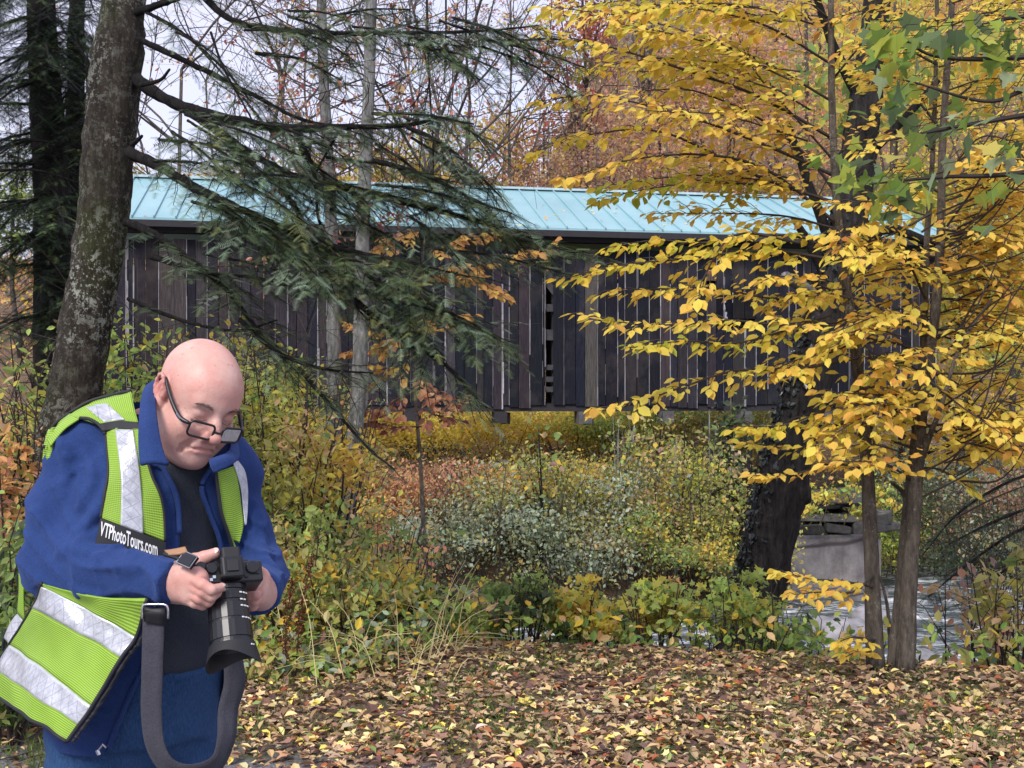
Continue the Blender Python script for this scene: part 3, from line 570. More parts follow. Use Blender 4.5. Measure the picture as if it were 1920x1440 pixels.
def build_beeches():
    def stem(mb, pts, d, r0, r1): p = smooth_path(PP([(x, y, d + dd) for x, y, dd in pts]), 44); p[0][2] = min(p[0][2], float(ground(p[0][0], p[0][1])) - .03) if pts[0][1] > 1200 else p[0][2]; V, Fc = tube(p, np.interp(np.linspace(0, 1, 44), [0, .08, .2, .4, 1], [r0 * 1.12, r0 * .9, r0 * .76, r0 * .56, r1 * .7]), 10, rough=.03); mb.add(V, Fc)
    S = lambda wood, lf, pts, d0, d1, half=.32, pal=BEE, r=.008, **k: beech_spray(wood, lf, px_path(pts, d0, d1), r, half, pal, **k)
    mb_bark = bark_mat('beech bark', (.075, .062, .052), (.20, .17, .14), (.28, .27, .24), .58)
    # single left stem
    b = P(1642, 1262, 6.65); b[2] = float(ground(b[0], b[1])) - .03; A = empty('beech', b, 'slim golden leaved young beech with a single stem, left one on the bank', 'tree', 'young beeches'); mb = MB()
    stem(mb, [(1642, 1268, 0), (1634, 1050, 0), (1624, 850, 0), (1604, 660, 0), (1582, 500, -.05), (1572, 420, -.05), (1562, 250, -.1), (1558, 60, -.1), (1560, -250, -.1), (1575, -700, 0)], 6.65, .05, .018); stem(mb, [(1622, 840, 0), (1650, 720, .1), (1618, 640, .2), (1600, 560, .3)], 6.65, .016, .008); mb.build('trunk', mb_bark, A, smooth=True); w_, lf = MB(), MB()
    for pts, d0, d1, hf, pal in (([(1610, 670), (1500, 690), (1380, 695), (1290, 722), (1200, 752), (1108, 766)], 6.5, 5.8, .22, BEE), ([(1596, 600), (1480, 610), (1360, 600), (1220, 610), (1105, 592)], 6.5, 5.7, .3, BEE), ([(1560, 590), (1400, 640), (1280, 640), (1180, 652)], 6.5, 5.6, .2, BEL), ([(1590, 540), (1460, 560), (1330, 540), (1150, 545)], 6.6, 6.0, .26, BEE),
        ([(1580, 490), (1440, 470), (1280, 485), (1150, 500), (1060, 522)], 6.5, 5.7, .26, BEL), ([(1575, 455), (1450, 440), (1320, 455), (1230, 450), (1135, 465)], 6.5, 6.0, .24, BEL), ([(1500, 455), (1380, 440), (1320, 520), (1310, 560)], 6.3, 5.9, .2, BEE), ([(1572, 430), (1470, 405), (1360, 400), (1230, 400)], 6.6, 6.9, .3, BEE),
        ([(1570, 420), (1440, 320), (1320, 290), (1180, 300), (1060, 335)], 6.6, 6.1, .32, BEE), ([(1566, 330), (1430, 270), (1280, 215), (1120, 180), (1005, 190)], 6.6, 6.0, .34, BEE), ([(1565, 380), (1420, 330), (1250, 250), (1120, 250), (1000, 285)], 6.6, 6.3, .32, BEL), ([(1562, 260), (1420, 180), (1280, 130), (1150, 90), (1030, 62)], 6.6, 6.1, .34, BEE),
        ([(1560, 190), (1420, 110), (1290, 70), (1160, 55)], 6.6, 6.2, .34, BEE), ([(1558, 120), (1440, 50), (1330, 20), (1230, 10)], 6.6, 6.2, .34, BEE), ([(1560, 40), (1470, -30), (1350, -60)], 6.6, 6.2, .34, BEE), ([(1562, 300), (1500, 230), (1420, 140), (1380, 60)], 6.6, 6.3, .3, BEE), ([(1566, 360), (1510, 290), (1420, 220), (1300, 170), (1210, 170)], 6.6, 6.4, .32, BEE),
        ([(1564, 300), (1640, 220), (1700, 180)], 6.6, 6.3, .3, BEE), ([(1560, 150), (1620, 80), (1690, 30)], 6.6, 6.3, .3, BEE), ([(1575, 440), (1660, 400), (1720, 360)], 6.6, 6.2, .28, BEE), ([(1590, 560), (1500, 520), (1420, 525)], 6.6, 6.1, .28, BEE), ([(1600, 640), (1560, 660), (1480, 680), (1430, 715)], 6.6, 6.2, .26, BEE), ([(1612, 730), (1560, 760), (1480, 795), (1390, 800)], 6.6, 6.1, .2, BEL), ([(1618, 790), (1560, 800), (1500, 840), (1400, 830)], 6.6, 6.3, .16, BEE), ([(1624, 880), (1560, 870), (1490, 888), (1412, 892)], 6.6, 6.2, .1, BEE), ([(1636, 1100), (1580, 1090), (1520, 1085), (1450, 1068)], 6.6, 6.2, .2, BEE), ([(1636, 1080), (1600, 1110), (1540, 1110), (1490, 1115)], 6.6, 6.2, .16, BEE), ([(1640, 1200), (1600, 1195), (1570, 1205)], 6.6, 6.3, .12, BEE), ([(1640, 1230), (1610, 1222), (1585, 1232)], 6.6, 6.4, .1, BEE)):
        S(w_, lf, pts, d0, d1, hf, pal, r=.011 if len(pts) > 4 else .008)
    for k in range(16):
        y0 = rng.uniform(-40, 400); x0 = 1560 + rng.uniform(-170, 10); L = rng.uniform(220, 420); x1 = max(x0 - L, 1010 + rng.uniform(0, 130)); y1 = y0 - rng.uniform(-30, 110); S(w_, lf, [(x0, y0), ((x0 + x1) / 2, (y0 + y1) / 2 - 18), (x1, y1)], 6.6 + rng.normal() * .3, rng.uniform(5.9, 7.2), .32, BEE if k % 3 else BEL, r=.006)
    w_.build('branches', M_TWIG, A); lf.build('leaves', M_LEAF, A)
    # double right stem
    b = P(1688, 1264, 6.6); b[2] = float(ground(b[0], b[1])) - .03; A = empty('beech', b, 'young beech with two stems rising from one foot, right of the single stemmed one', 'tree', 'young beeches'); mb = MB()
    stem(mb, [(1696, 1268, 0), (1706, 1080, 0), (1718, 900, 0), (1730, 760, 0), (1752, 600, .0), (1764, 440, 0), (1766, 300, 0), (1776, 120, 0), (1790, -100, 0), (1800, -600, .1)], 6.6, .053, .018); stem(mb, [(1676, 1264, .1), (1690, 1090, .1), (1704, 930, .1), (1718, 800, .15), (1732, 640, .2), (1738, 450, .2), (1748, 300, .25), (1756, 60, .3), (1760, -500, .3)], 6.6, .042, .014); stem(mb, [(1672, 1240, .2), (1664, 1140, .3), (1650, 1080, .4)], 6.6, .02, .01); stem(mb, [(1716, 900, 0), (1735, 840, -.1), (1765, 760, -.2), (1800, 650, -.2), (1860, 560, -.2)], 6.6, .026, .01); stem(mb, [(1705, 950, .1), (1690, 920, .1), (1672, 905, 0)], 6.6, .022, .014)
    mb.build('trunk', mb_bark, A, smooth=True); w_, lf = MB(), MB()
    for k, (x0, y0, x1, y1, x2, y2) in enumerate([(1764, 430, 1850, 440, 1960, 420), (1755, 560, 1840, 560, 1950, 520), (1745, 640, 1830, 610, 1960, 640), (1730, 760, 1820, 720, 1960, 690), (1725, 800, 1830, 790, 1950, 760), (1718, 860, 1800, 830, 1900, 840), (1766, 320, 1860, 270, 1960, 240), (1772, 200, 1850, 140, 1950, 60), (1780, 80, 1850, 30, 1940, -30), (1738, 500, 1660, 520, 1560, 540), (1735, 600, 1660, 590, 1560, 610), (1730, 660, 1650, 640, 1540, 650), (1724, 740, 1640, 740, 1560, 720), (1712, 840, 1640, 820, 1540, 800), (1745, 400, 1670, 440, 1580, 450), (1750, 280, 1690, 250, 1620, 270), (1755, 120, 1690, 90, 1610, 70), (1740, 480, 1800, 500, 1900, 470), (1735, 560, 1690, 480, 1600, 470), (1760, 360, 1700, 330, 1650, 350), (1706, 900, 1660, 870, 1580, 850), (1726, 700, 1800, 760, 1880, 800), (1716, 880, 1760, 880, 1820, 900), (1770, 250, 1700, 170, 1640, 150), (1720, 820, 1690, 770, 1630, 760), (1730, 700, 1690, 680, 1640, 690), (1756, 520, 1820, 480, 1900, 540), (1740, 620, 1700, 560, 1640, 560)]):
        d0 = 6.6; d1 = rng.uniform(5.9, 7.4); S(w_, lf, [(x0, y0), (x1, y1), (x2, y2 + 15)], d0, d1, rng.uniform(.24, .36), BEE, r=.009, dens=.85)
    for k in range(20):
        x0, y0 = rng.uniform(1560, 1720), rng.uniform(430, 860); x1 = x0 + rng.uniform(-150, 160); S(w_, lf, [(x0, y0), ((x0 + x1) / 2, y0 - 14), (x1, y0 + rng.uniform(-10, 40))], 6.4, rng.uniform(5.9, 7.2), .3, BEE, r=.006, dens=.85)
    for k in range(40):
        y0 = rng.uniform(-40, 860); x0 = 1760 + rng.uniform(-40, 60); sg = rng.choice([-1, 1]); x1 = x0 + sg * rng.uniform(110, 230); S(w_, lf, [(x0, y0), ((x0 + x1) / 2, y0 - 25), (x1, y0 - rng.uniform(-40, 60))], 6.6, rng.uniform(6.0, 7.4), .3, BEE, r=.006, dens=.8)
    for k in range(34):
        x0, y0 = rng.uniform(1765, 1830), rng.uniform(300, 900); x1 = x0 + rng.uniform(80, 190); S(w_, lf, [(x0, y0), ((x0 + x1) / 2, y0 - 22), (x1, y0 - rng.uniform(-30, 70))], 6.5, rng.uniform(5.9, 7.6), .3, BEE, r=.006, dens=.85)
    for k in range(26):   # long bare twigs sweeping to the right
        x, y = rng.uniform(1720, 1800), rng.uniform(300, 980); e = rng.uniform(1880, 1990); S0 = [(x, y), ((x + e) / 2, y - rng.uniform(10, 90)), (e, y - rng.uniform(60, 260))]; V, Fc = tube(smooth_path(px_path(S0, 6.5, 6.0), 14), np.linspace(.008, .003, 14), 4); w_.add(V, Fc)
    w_.build('branches', M_TWIG, A); lf.build('leaves', M_LEAF, A)
    # tan beech sapling in front of the middle of the bridge wall
    X = (800 - HX) / F * 11.5; b = np.array([X, 11.5, float(ground(X, 11.5)) - .03]); A = empty('beech', b, 'thin beech sapling with tan and yellow leaf sprays before the middle of the bridge wall', 'tree', 'young beeches'); mb = MB(); stem(mb, [(800, 1150, 0), (790, 900, 0), (778, 700, 0), (790, 520, 0), (800, 400, 0)], 11.5, .03, .01); mb.build('trunk', mb_bark, A, smooth=True); w_, lf = MB(), MB()
    TN = [(srgb(206, 164, 92), 3), (srgb(190, 140, 84), 2.5), (srgb(222, 188, 92), 2), (srgb(160, 112, 84), 1.5)]
    for pts, pal in (([(790, 540), (860, 500), (960, 480), (1035, 462)], TN), ([(790, 520), (870, 520), (950, 555)], TN), ([(795, 470), (860, 450), (930, 440)], TN), ([(785, 600), (720, 650), (650, 660)], TN), ([(785, 620), (730, 630), (640, 600)], TN), ([(780, 700), (820, 740), (850, 760)], RU_P), ([(780, 720), (730, 760), (680, 775)], RU_P), ([(780, 760), (830, 780), (870, 745)], RU_P), ([(782, 660), (740, 690), (690, 680)], TN), ([(790, 800), (740, 800), (690, 790)], RU_P), ([(785, 640), (830, 600), (870, 590)], TN), ([(800, 430), (760, 440), (700, 470)], TN)): S(w_, lf, pts, 11.5, 11.2, .34, pal, size=.1)
    w_.build('branches', M_TWIG, A); lf.build('leaves', M_LEAF, A)
RU_P = [(srgb(150, 96, 76), 3), (srgb(196, 140, 104), 2), (srgb(116, 76, 70), 2), (srgb(206, 168, 120), 1)]
def build_leaning_tree():
    d = 9.3; b = P(1352, 1372, d); t = empty('leaning_tree', b, 'big dark leaning tree with ivy creeping up its trunk at the stream bank', 'tree')
    pts = [(1345, 1385), (1392, 1215), (1432, 1060), (1468, 900), (1506, 750), (1550, 590), (1588, 430), (1612, 270), (1634, 100), (1650, -80), (1675, -600)]
    p = smooth_path(PP([(x, y, d) for x, y in pts]), 70); r = np.interp(np.linspace(0, 1, 70), [0, .12, .3, .5, .7, 1], [.28, .215, .2, .17, .14, .07]); V, Fc = tube(p, r, 22, rough=.05); mb = MB(); mb.add(V, Fc)
    k = P(1512, 935, d - .05); V, Fc = tube(np.array([k + [-.14, 0, .1], k + [-.03, 0, .02], k + [.02, 0, -.03]]), [.12, .1, .03], 9); mb.add(V, Fc); mb.build('trunk', bark_mat('ridged dark bark', (.010, .009, .010), (.060, .052, .05), None, 1, .8), t, smooth=True)
    mb = MB()
    for q, r0 in (([(1560, 540), (1515, 455), (1488, 410)], .05), ([(1560, 470), (1540, 410), (1500, 300), (1478, 230)], .05), ([(1575, 500), (1660, 430), (1750, 455), (1860, 430), (1990, 400)], .05), ([(1612, 300), (1680, 240), (1760, 150)], .05), ([(1620, 200), (1560, 80), (1520, -40)], .05)): V, Fc = tube(smooth_path(px_path(q, d, d - .2), 14), np.linspace(r0, r0 * .45, 14), 7, rough=.06); mb.add(V, Fc)
    mb.build('limbs', M_BARKD, t, smooth=True)
    V, Fc = tube(smooth_path(px_path([(1535, 560), (1505, 540), (1472, 518)], d, d - .5), 8), np.linspace(.055, .04, 8), 9, rough=.05); mb = MB(); mb.add(V, Fc); mb.build('broken_limb', M_BIRCH, t, smooth=True)
    # ivy
    n = 1500; i = (rng.random(n) * 40 + 4).astype(int); a = rng.normal(size=n) * .55 + math.pi; T = unit(np.gradient(p, axis=0))[i]; U = unit(np.cross(T, [0, -1., 0])); W = np.array([0, -1., 0]); U = np.where(U[:, :1] > 0, U, -U)
    pos = p[i] + (r[i] * 1.03)[:, None] * (np.cos(a)[:, None] * U + np.abs(np.sin(a))[:, None] * W) + rng.normal(size=(n, 3)) * .02; V, Fc, C_ = scatter(LEAF_DIA, pos, rng.normal(size=(n, 3)) * .6 + [0, 0, -.8], unit(pos - p[i]) + rng.normal(size=(n, 3)) * .4, rng.uniform(.035, .07, n), pick([(srgb(40, 46, 44), 3), (srgb(60, 70, 64), 1), (srgb(26, 30, 30), 3)], n)); mb = MB(); mb.add(V, Fc, C_); mb.build('ivy', leaf_mat('ivy leaves', .1, .3, .5), t)
    mb = MB(); w2 = MB()   # its own yellow green foliage high up
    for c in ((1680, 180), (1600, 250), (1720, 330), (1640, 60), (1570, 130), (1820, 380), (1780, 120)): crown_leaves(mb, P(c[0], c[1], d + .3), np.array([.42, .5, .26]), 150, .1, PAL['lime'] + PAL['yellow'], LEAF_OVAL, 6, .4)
    mb.build('crown', M_LEAF, t)
def build_thin_trees():
    for k, (pts, r0, d, lab) in enumerate((([(640, 1000), (630, 880), (628, 700), (622, 450), (612, 250), (604, 60), (600, -200)], .078, 11.2, 'thin grey birch, left of two slim trunks crossing the bridge'), ([(640, 1000), (656, 900), (672, 740), (678, 560), (681, 400), (690, 200), (696, 0), (700, -250)], .085, 10.8, 'thin grey birch, right of two slim trunks crossing the bridge'))):
        X = (pts[0][0] - HX) / F * d; b = np.array([X, d, float(ground(X, d)) - .05]); t = empty('birch', b, lab, 'tree', 'slim birches'); p = smooth_path(np.vstack([b, PP([(x, y, d) for x, y in pts[1:]])]), 50); V, Fc = tube(p, np.linspace(r0, r0 * .55, 50), 12, rough=.04); mb = MB(); mb.add(V, Fc); mb.build('trunk', M_BIRCH, t, smooth=True); mb = MB(); lf = MB()
        for j in range(34):
            i = rng.integers(24, 50); a = p[i]; s = rng.choice([-1, 1]); ln = rng.uniform(.5, 1.7); e = a + np.array([s * ln * rng.uniform(.6, 1), rng.normal() * .5, ln * rng.uniform(-.1, .8)]); m = (a + e) / 2 + [0, 0, -.12 * ln]; q = smooth_path([a, m, e], 9); V, Fc = tube(q, np.linspace(.009, .003, 9), 4); mb.add(V, Fc)
            for jj in range(5):
                c = q[rng.integers(3, 9)]; f = c + np.array([rng.normal() * .28, rng.normal() * .2, rng.normal() * .3]); V, Fc = tube(smooth_path([c, (c + f) / 2 + rng.normal(size=3) * .05, f], 5), np.linspace(.0035, .0018, 5), 3); mb.add(V, Fc)
                n = 5; pos = c + (f - c) * rng.random((n, 1)) + rng.normal(size=(n, 3)) * .02; V, Fc, C_ = scatter(LEAF_OVAL, pos, rng.normal(size=(n, 3)) + [0, 0, -1.], randdir(n), rng.uniform(.05, .08, n), pick(PAL['red'] + PAL['brown'], n)); 
                if rng.random() < .45: lf.add(V, Fc, C_)
        mb.build('branches', M_BARK, t); lf.build('leaves', M_LEAF, t)
    # maple whose branch reaches in at the right, trunk outside the picture
    d = 4.1; b = np.array([2.75, d, float(ground(2.75, d)) - .05]); t = empty('maple', b, 'maple branch with large green and grey green leaves reaching in at the top right', 'tree'); mb = MB(); p = smooth_path([b, b + [.05, 0, 1.5], b + [0, .05, 3.6]], 14); V, Fc = tube(p, np.linspace(.1, .06, 14), 12, rough=.04); mb.add(V, Fc); mb.build('trunk', M_BARK, t, smooth=True); w_, lf = MB(), MB(); PL = [(srgb(120, 142, 66), 4), (srgb(146, 160, 120), 1.4), (srgb(164, 172, 72), 2.4), (srgb(98, 116, 76), 1.4), (srgb(190, 180, 90), .8)]
    spots = []
    for path in ([(2300, 60), (1930, 106), (1760, 106), (1690, 70)], [(2300, 150), (1930, 214), (1780, 240), (1640, 268)], [(2300, 260), (1930, 322), (1760, 332), (1630, 345)], [(2300, 0), (1930, 30), (1840, 45)], [(2300, 120), (1960, 160), (1850, 190), (1700, 150)]): V, Fc = tube(smooth_path(px_path(path, d, d - .15), 20), np.linspace(.014, .003, 20), 5); w_.add(V, Fc)
    for c, n, s in (((1650, 70), 3, 50), ((1720, 70), 4, 50), ((1800, 60), 6, 60), ((1880, 50), 8, 60), ((1900, 100), 5, 40), ((1740, 110), 4, 50), ((1660, 150), 3, 60), ((1700, 175), 3, 40), ((1780, 240), 4, 60), ((1820, 215), 3, 50), ((1560, 300), 4, 50), ((1640, 345), 6, 60), ((1620, 350), 4, 60), ((1720, 340), 4, 50), ((1700, 260), 4, 60), ((1850, 420), 1, 20), ((1570, 790), 1, 20), ((1660, 790), 2, 30), ((1720, 780), 1, 20), ((1830, 730), 1, 20), ((1895, 270), 4, 40), ((1880, 340), 3, 40), ((1870, 150), 4, 50)):
        for _ in range(int(n * 2.2)): spots.append((c[0] + rng.normal() * s * .6, c[1] + rng.normal() * s * .35))
    spots = [s for s in spots if s[1] < 480]; n = len(spots); pos = PP([(x, y, d - .1 + rng.normal() * .15) for x, y in spots]); V, Fc, C_ = scatter(LEAF_MAPLE, pos, rng.normal(size=(n, 3)) * .6 + [-.4, -.2, -.8], rng.normal(size=(n, 3)) * .75 + [0, -.3, .7], rng.uniform(.05, .1, n), pick(PL, n, .1)); lf.add(V, Fc, C_)
    for q in pos: V, Fc = tube(np.array([q, q + [.03, 0, .03], q + [.08, .02, .04]]), .0014, 3); w_.add(V, Fc)
    w_.build('branches', M_TWIG, t); lf.build('leaves', M_LEAF, t)
# ================= trees and shrubs on the far side =================
def build_far():
    T = lambda px, d, h, w_, pal, lab, n=1700, size=.2, **k: tree('autumn_tree', px, d, h, w_, pal, n, size, lab, 'tree', 'trees on the far hillside', **k)
    far = [(300, 46, 8.5, 6, 'olive', 'pale olive tree beyond the roof right of the lichen crusted trunk'), (395, 50, 9, 5, 'gold', 'small golden tree just above the left end of the bridge roof'), (480, 52, 8, 6, 'olive', 'low olive treetop above the roof left of the slim birches'), (570, 48, 8.5, 6, 'lime', 'yellow green rounded tree above the roof between hemlock boughs'), (655, 50, 9, 6, 'orange', 'orange tree behind the two slim birches'), (735, 46, 8.5, 5.5, 'yellow', 'yellow tree just right of the slim birches above the roof'), (810, 54, 11, 6, 'olive', 'olive and tan tree left of the bare pink brown thicket'), (880, 48, 9, 5.5, 'gold', 'gold and brown tree above the roof behind the hemlock tips'), (950, 55, 11, 6, 'brown', 'half bare mauve brown tree left of the red maple'), (1020, 50, 9, 5, 'rust', 'rusty half bare tree below the red maple'), (1090, 46, 7, 5, 'brown', 'low brown tree at the foot of the red maple'), (1160, 56, 14, 7, 'brown', 'tan and brown tree right behind the red maple'), (1230, 48, 9, 5.5, 'orange', 'orange tree above the roof near its seam lines'), (1300, 60, 16, 8, 'rust', 'tall rusty tree high on the hill behind the golden beech leaves'), (1370, 50, 11, 6.5, 'orange', 'bright orange tree above the right half of the roof'), (1450, 58, 16, 8, 'orange', 'tall pale orange tree high on the hill left of the leaning trunk'), (1510, 48, 9, 6, 'rust', 'rust coloured tree just left of the leaning trunk above the roof'), (1590, 54, 14, 8, 'gold', 'gold tree hidden behind the leaning trunk'), (1680, 48, 12, 7, 'yellow', 'yellow tree right of the leaning trunk above the end of the roof'), (1770, 56, 17, 9, 'gold', 'tall gold tree on the hill behind the double stemmed beech'), (1860, 50, 14, 8, 'yellow', 'yellow tree on the hill at the right edge'), (1950, 54, 17, 9, 'olive', 'olive tree on the hill outermost at the right edge'), (1240, 74, 17, 9, 'brown', 'farthest brown tree on the ridge in the gap of sky'), (1390, 78, 18, 10, 'orange', 'farthest orange tree on the ridge above the roof'), (1540, 76, 18, 10, 'rust', 'farthest rusty tree on the ridge behind the leaning trunk'), (1700, 78, 18, 10, 'gold', 'farthest gold tree on the ridge at right'), (1850, 76, 18, 10, 'orange', 'farthest orange tree on the ridge near the right edge'), (170, 48, 10, 6, 'olive', 'dull olive tree behind the dark hemlock trunks'), (40, 46, 10, 6, 'green', 'green tree behind the bridge at the left edge')]
    for px, d, h, w_, pal, lab in far:
        yt = np.interp(px, [0, 300, 560, 700, 850, 1000, 1150, 1240, 1330, 1420], [170, 275, 255, 190, 180, 160, 130, 70, 0, -150]) + rng.uniform(-15, 25); X = (px - HX) / F * d; h = min(P(px, yt, d)[2] - float(ground(X, d)), 18.); h = max(h, 6.); w_ = min(w_, h * .62)
        T(px, d, h, w_, pal, lab, n=4600 if px > 900 else 4000, size=.105 + .001 * d)
    tree('red_maple', 1080, 47, 21, 5.4, 'red', 6500, .17, 'slender red maple rising above the roof into the sky', 'tree', bark=M_BARK, crown0=.3, nl=26, clumps=44, tight=.17, tr=.12)
    tree('bare_tree', 1205, 66, 19, 5, 'greygreen', 700, .22, 'pale grey nearly bare tree in the gap of sky beside the red maple', 'tree', crown0=.4, nl=26)
    for px, d, yt, lab, n in ((330, 42, 60, 'bare grey tree behind the roof beside the lichen crusted trunk', 80), (460, 44, -20, 'tall bare tree between the lichen crusted trunk and the slim birches', 120), (560, 43, 20, 'bare tree just left of the slim birches against the sky', 160), (760, 42, -40, 'bare tree with a few red leaves just right of the slim birches', 420), (860, 44, -20, 'bare tree with red leaves in the widest part of the sky', 520), (960, 45, 30, 'bare tree with red leaves left of the red maple', 520)):
        twig_tree(px, d, yt, 1.0, lab, ('red', 'gold', 'brown')[int(px) % 3] if px < 900 else 'red', n * 5)
    for px, d, h, w_, pal, lab in ((640, 41, 2.6, 5, 'yellow', 'gold and tan thicket seen under the bridge, leftmost'), (800, 42, 2.6, 5, 'yellow', 'yellow thicket under the bridge left of the floor beams'), (930, 41, 2.8, 5, 'yellow', 'bright gold thicket seen under the bridge floor beams'), (1060, 42, 2.8, 5, 'yellow', 'bright yellow thicket under the middle of the bridge'), (1180, 41, 2.6, 5, 'lime', 'yellow green thicket right of the yellow one under the bridge'), (1300, 42, 2.6, 5, 'mixed', 'dull thicket under the bridge left of the leaning trunk'), (1430, 41, 2.6, 5, 'olive', 'olive thicket behind the leaning trunk under the bridge'), (500, 41, 2.6, 5, 'yellow', 'gold thicket under the left part of the bridge')):
        d -= 3.6; shrub(px, d, P(px, 735, d)[2] - float(ground((px - HX) / F * d, d)), w_, pal, 5200, .12, lab, 'shrub', 'thickets beyond the bridge', LEAF_DIA)
    # leggy bare saplings making the mauve thicket between roof and sky
    for k, (px, d) in enumerate([(830, 44), (905, 45), (945, 43), (990, 44), (1030, 43), (1075, 42.5), (1120, 44), (1180, 43), (1250, 44), (1320, 43), (1400, 44)]):
        tree('sapling', px, d, P(px, rng.uniform(190, 270), d)[2] - float(ground((px - HX) / F * d, d)), 3., 'rust' if k % 2 else 'brown', 1100, .11, 'leggy half bare sapling with mauve brown leaves above the bridge roof', 'sapling', 'leggy saplings above the roof', crown0=.15, nl=22, tr=.07, bark=M_BARK)
    def sh(px, d, h, w_, pal, lab, n=4200, size=.08, **k):
        g = float(ground((px - HX) / F * d, d))
        if 600 < px < 1500: h = min(h, P(px, rng.uniform(800, 850), d)[2] - g)
        return shrub(px, d, h, w_, pal, n, size, lab, 'shrub', 'shrubs on the far bank', LEAF_DIA, **k)
    for a in [(560, 24.7, 3.0, 3.2, 'mixed', 'dull mixed shrub under the bridge behind the slim birches'), (690, 25.6, 3.6, 3.2, 'orange', 'orange shrub under the bridge right of the slim birches'), (770, 25.0, 3.4, 3.2, 'orange', 'brightest orange shrub under the left half of the bridge'), (850, 25.6, 3.6, 3.2, 'rust', 'rust coloured shrub close under the floor beams'), (890, 24.7, 2.9, 3.0, 'orange', 'pale orange shrub left of the yellow ones under the bridge'), (1000, 25.6, 3.6, 3.4, 'yellow', 'yellow shrub under the leftmost floor beam end'), (1090, 25.6, 3.4, 3.2, 'yellow', 'yellow shrub under the middle floor beam end'), (1040, 24.7, 2.6, 3.2, 'olive', 'olive yellow shrub in the middle under the bridge'), (1180, 25.6, 3.5, 3, 'gold', 'gold and brown shrub under the third floor beam end'), (1250, 25.6, 3.7, 2.8, 'mixed', 'dull gold and green shrub left of the dark conifer'), (940, 23.6, 2.6, 3.4, 'greygreen', 'grey green willow like bush low on the far bank, left one'), (1180, 23.9, 3.5, 3.6, 'greygreen', 'largest grey green bush in the middle of the far bank'), (830, 23.4, 2.2, 3.0, 'greygreen', 'small grey green bush at the foot of the orange shrubs'), (1080, 23.0, 2.0, 3.0, 'greygreen', 'low grey green bush nearest the stream'), (1300, 23.6, 3.4, 2.6, 'olive', 'olive bush in front of the dark conifer'), (1260, 23.1, 2.2, 2.4, 'mixed', 'dull mixed bush beside the stream left of the leaning trunk'), (1390, 23.4, 3, 2.4, 'olive', 'olive bush at the left side of the leaning trunk'), (1480, 25.5, 3.8, 2.2, 'mixed', 'mixed brown bush right behind the leaning trunk'), (1700, 29.5, 3.0, 3.0, 'greygreen', 'grey green bush right of the concrete abutment'), (1640, 27.6, 3.0, 2.4, 'lime', 'yellow green bush above the dark fieldstones'), (1560, 27.8, 2.6, 2.2, 'yellow', 'yellow bush hanging over the dark fieldstones'), (1760, 27.5, 3.4, 3.6, 'dark', 'dark green bush by the white water'), (1850, 27, 3.4, 3.6, 'greygreen', 'grey green brushy bank at the right edge'), (1930, 26.5, 4.2, 3.6, 'brown', 'brown brush at the far right above the white water'), (640, 23.4, 2.4, 3, 'mixed', 'dull bush by the stream behind the undergrowth'), (440, 25.3, 4, 4, 'gold', 'gold shrub under the bridge hidden behind the man')]: sh(*a)
    for px, d, h, w_, pal, lab in ((1370, 25.6, 4.6, 2.6, 'dark', 'small dark green conifer under the bridge left of the leaning trunk'),):
        tree('conifer', px, d, h, w_, pal, 1900, .16, lab, 'conifer', crown0=.02, nl=16, clumps=46, tight=.14, shape='cone')
    b = P(1590, 985, 24.0); t = empty('shrub', b, 'yellow vine trailing over the dark fieldstones', 'shrub', 'shrubs on the far bank'); mb = MB()
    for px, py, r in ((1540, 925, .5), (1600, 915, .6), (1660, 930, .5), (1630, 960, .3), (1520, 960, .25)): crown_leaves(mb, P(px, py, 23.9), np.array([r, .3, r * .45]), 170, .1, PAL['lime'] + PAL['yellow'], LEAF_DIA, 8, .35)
    mb.build('foliage', M_LEAF, t); mb = MB()
    for px in (1535, 1580, 1625): V, Fc = tube(smooth_path(PP([(px, 990, 24.0), (px + 15, 950, 23.9), (px + 5, 915, 24.0)]), 8), [.012] * 8, 4); mb.add(V, Fc)
    mb.build('stems', M_TWIG, t)
    # upright saplings under the bridge
    for k, px in enumerate((1010, 1190, 1242, 1268, 1284, 1330, 1405, 1160)):
        d = 23.5 + (k % 3) * .8; tree('slim_trunk', px, d, 3.6 if px != 1405 else 4.4, 1.4, 'mixed', 160, .13, 'thin upright sapling standing under the bridge' if px != 1405 else 'stout dark upright trunk under the bridge left of the leaning tree', 'sapling', 'upright saplings under the bridge' if px != 1405 else None, crown0=.4, nl=6, tr=.05 if px != 1405 else .17, bark=M_BIRCH if k % 2 else M_BARKD)
    # yellow trees at the right between stream and hill
    for px, d, h, w_, pal, lab in ((1690, 33, 9.5, 5, 'yellow', 'yellow tree behind the young beeches over the fieldstones'), (1790, 31, 9.5, 5.5, 'yellow', 'bright yellow tree across the stream right of the young beeches'), (1890, 29.5, 10, 5.5, 'lime', 'yellow green tree across the stream at the right edge'), (1960, 32, 11, 5, 'yellow', 'yellow tree outermost at right across the stream')):
        tree('yellow_tree', px, d, h, w_, pal, 6000, .115, lab, 'tree', 'yellow trees across the stream', crown0=.12, nl=16, clumps=44, tight=.18)
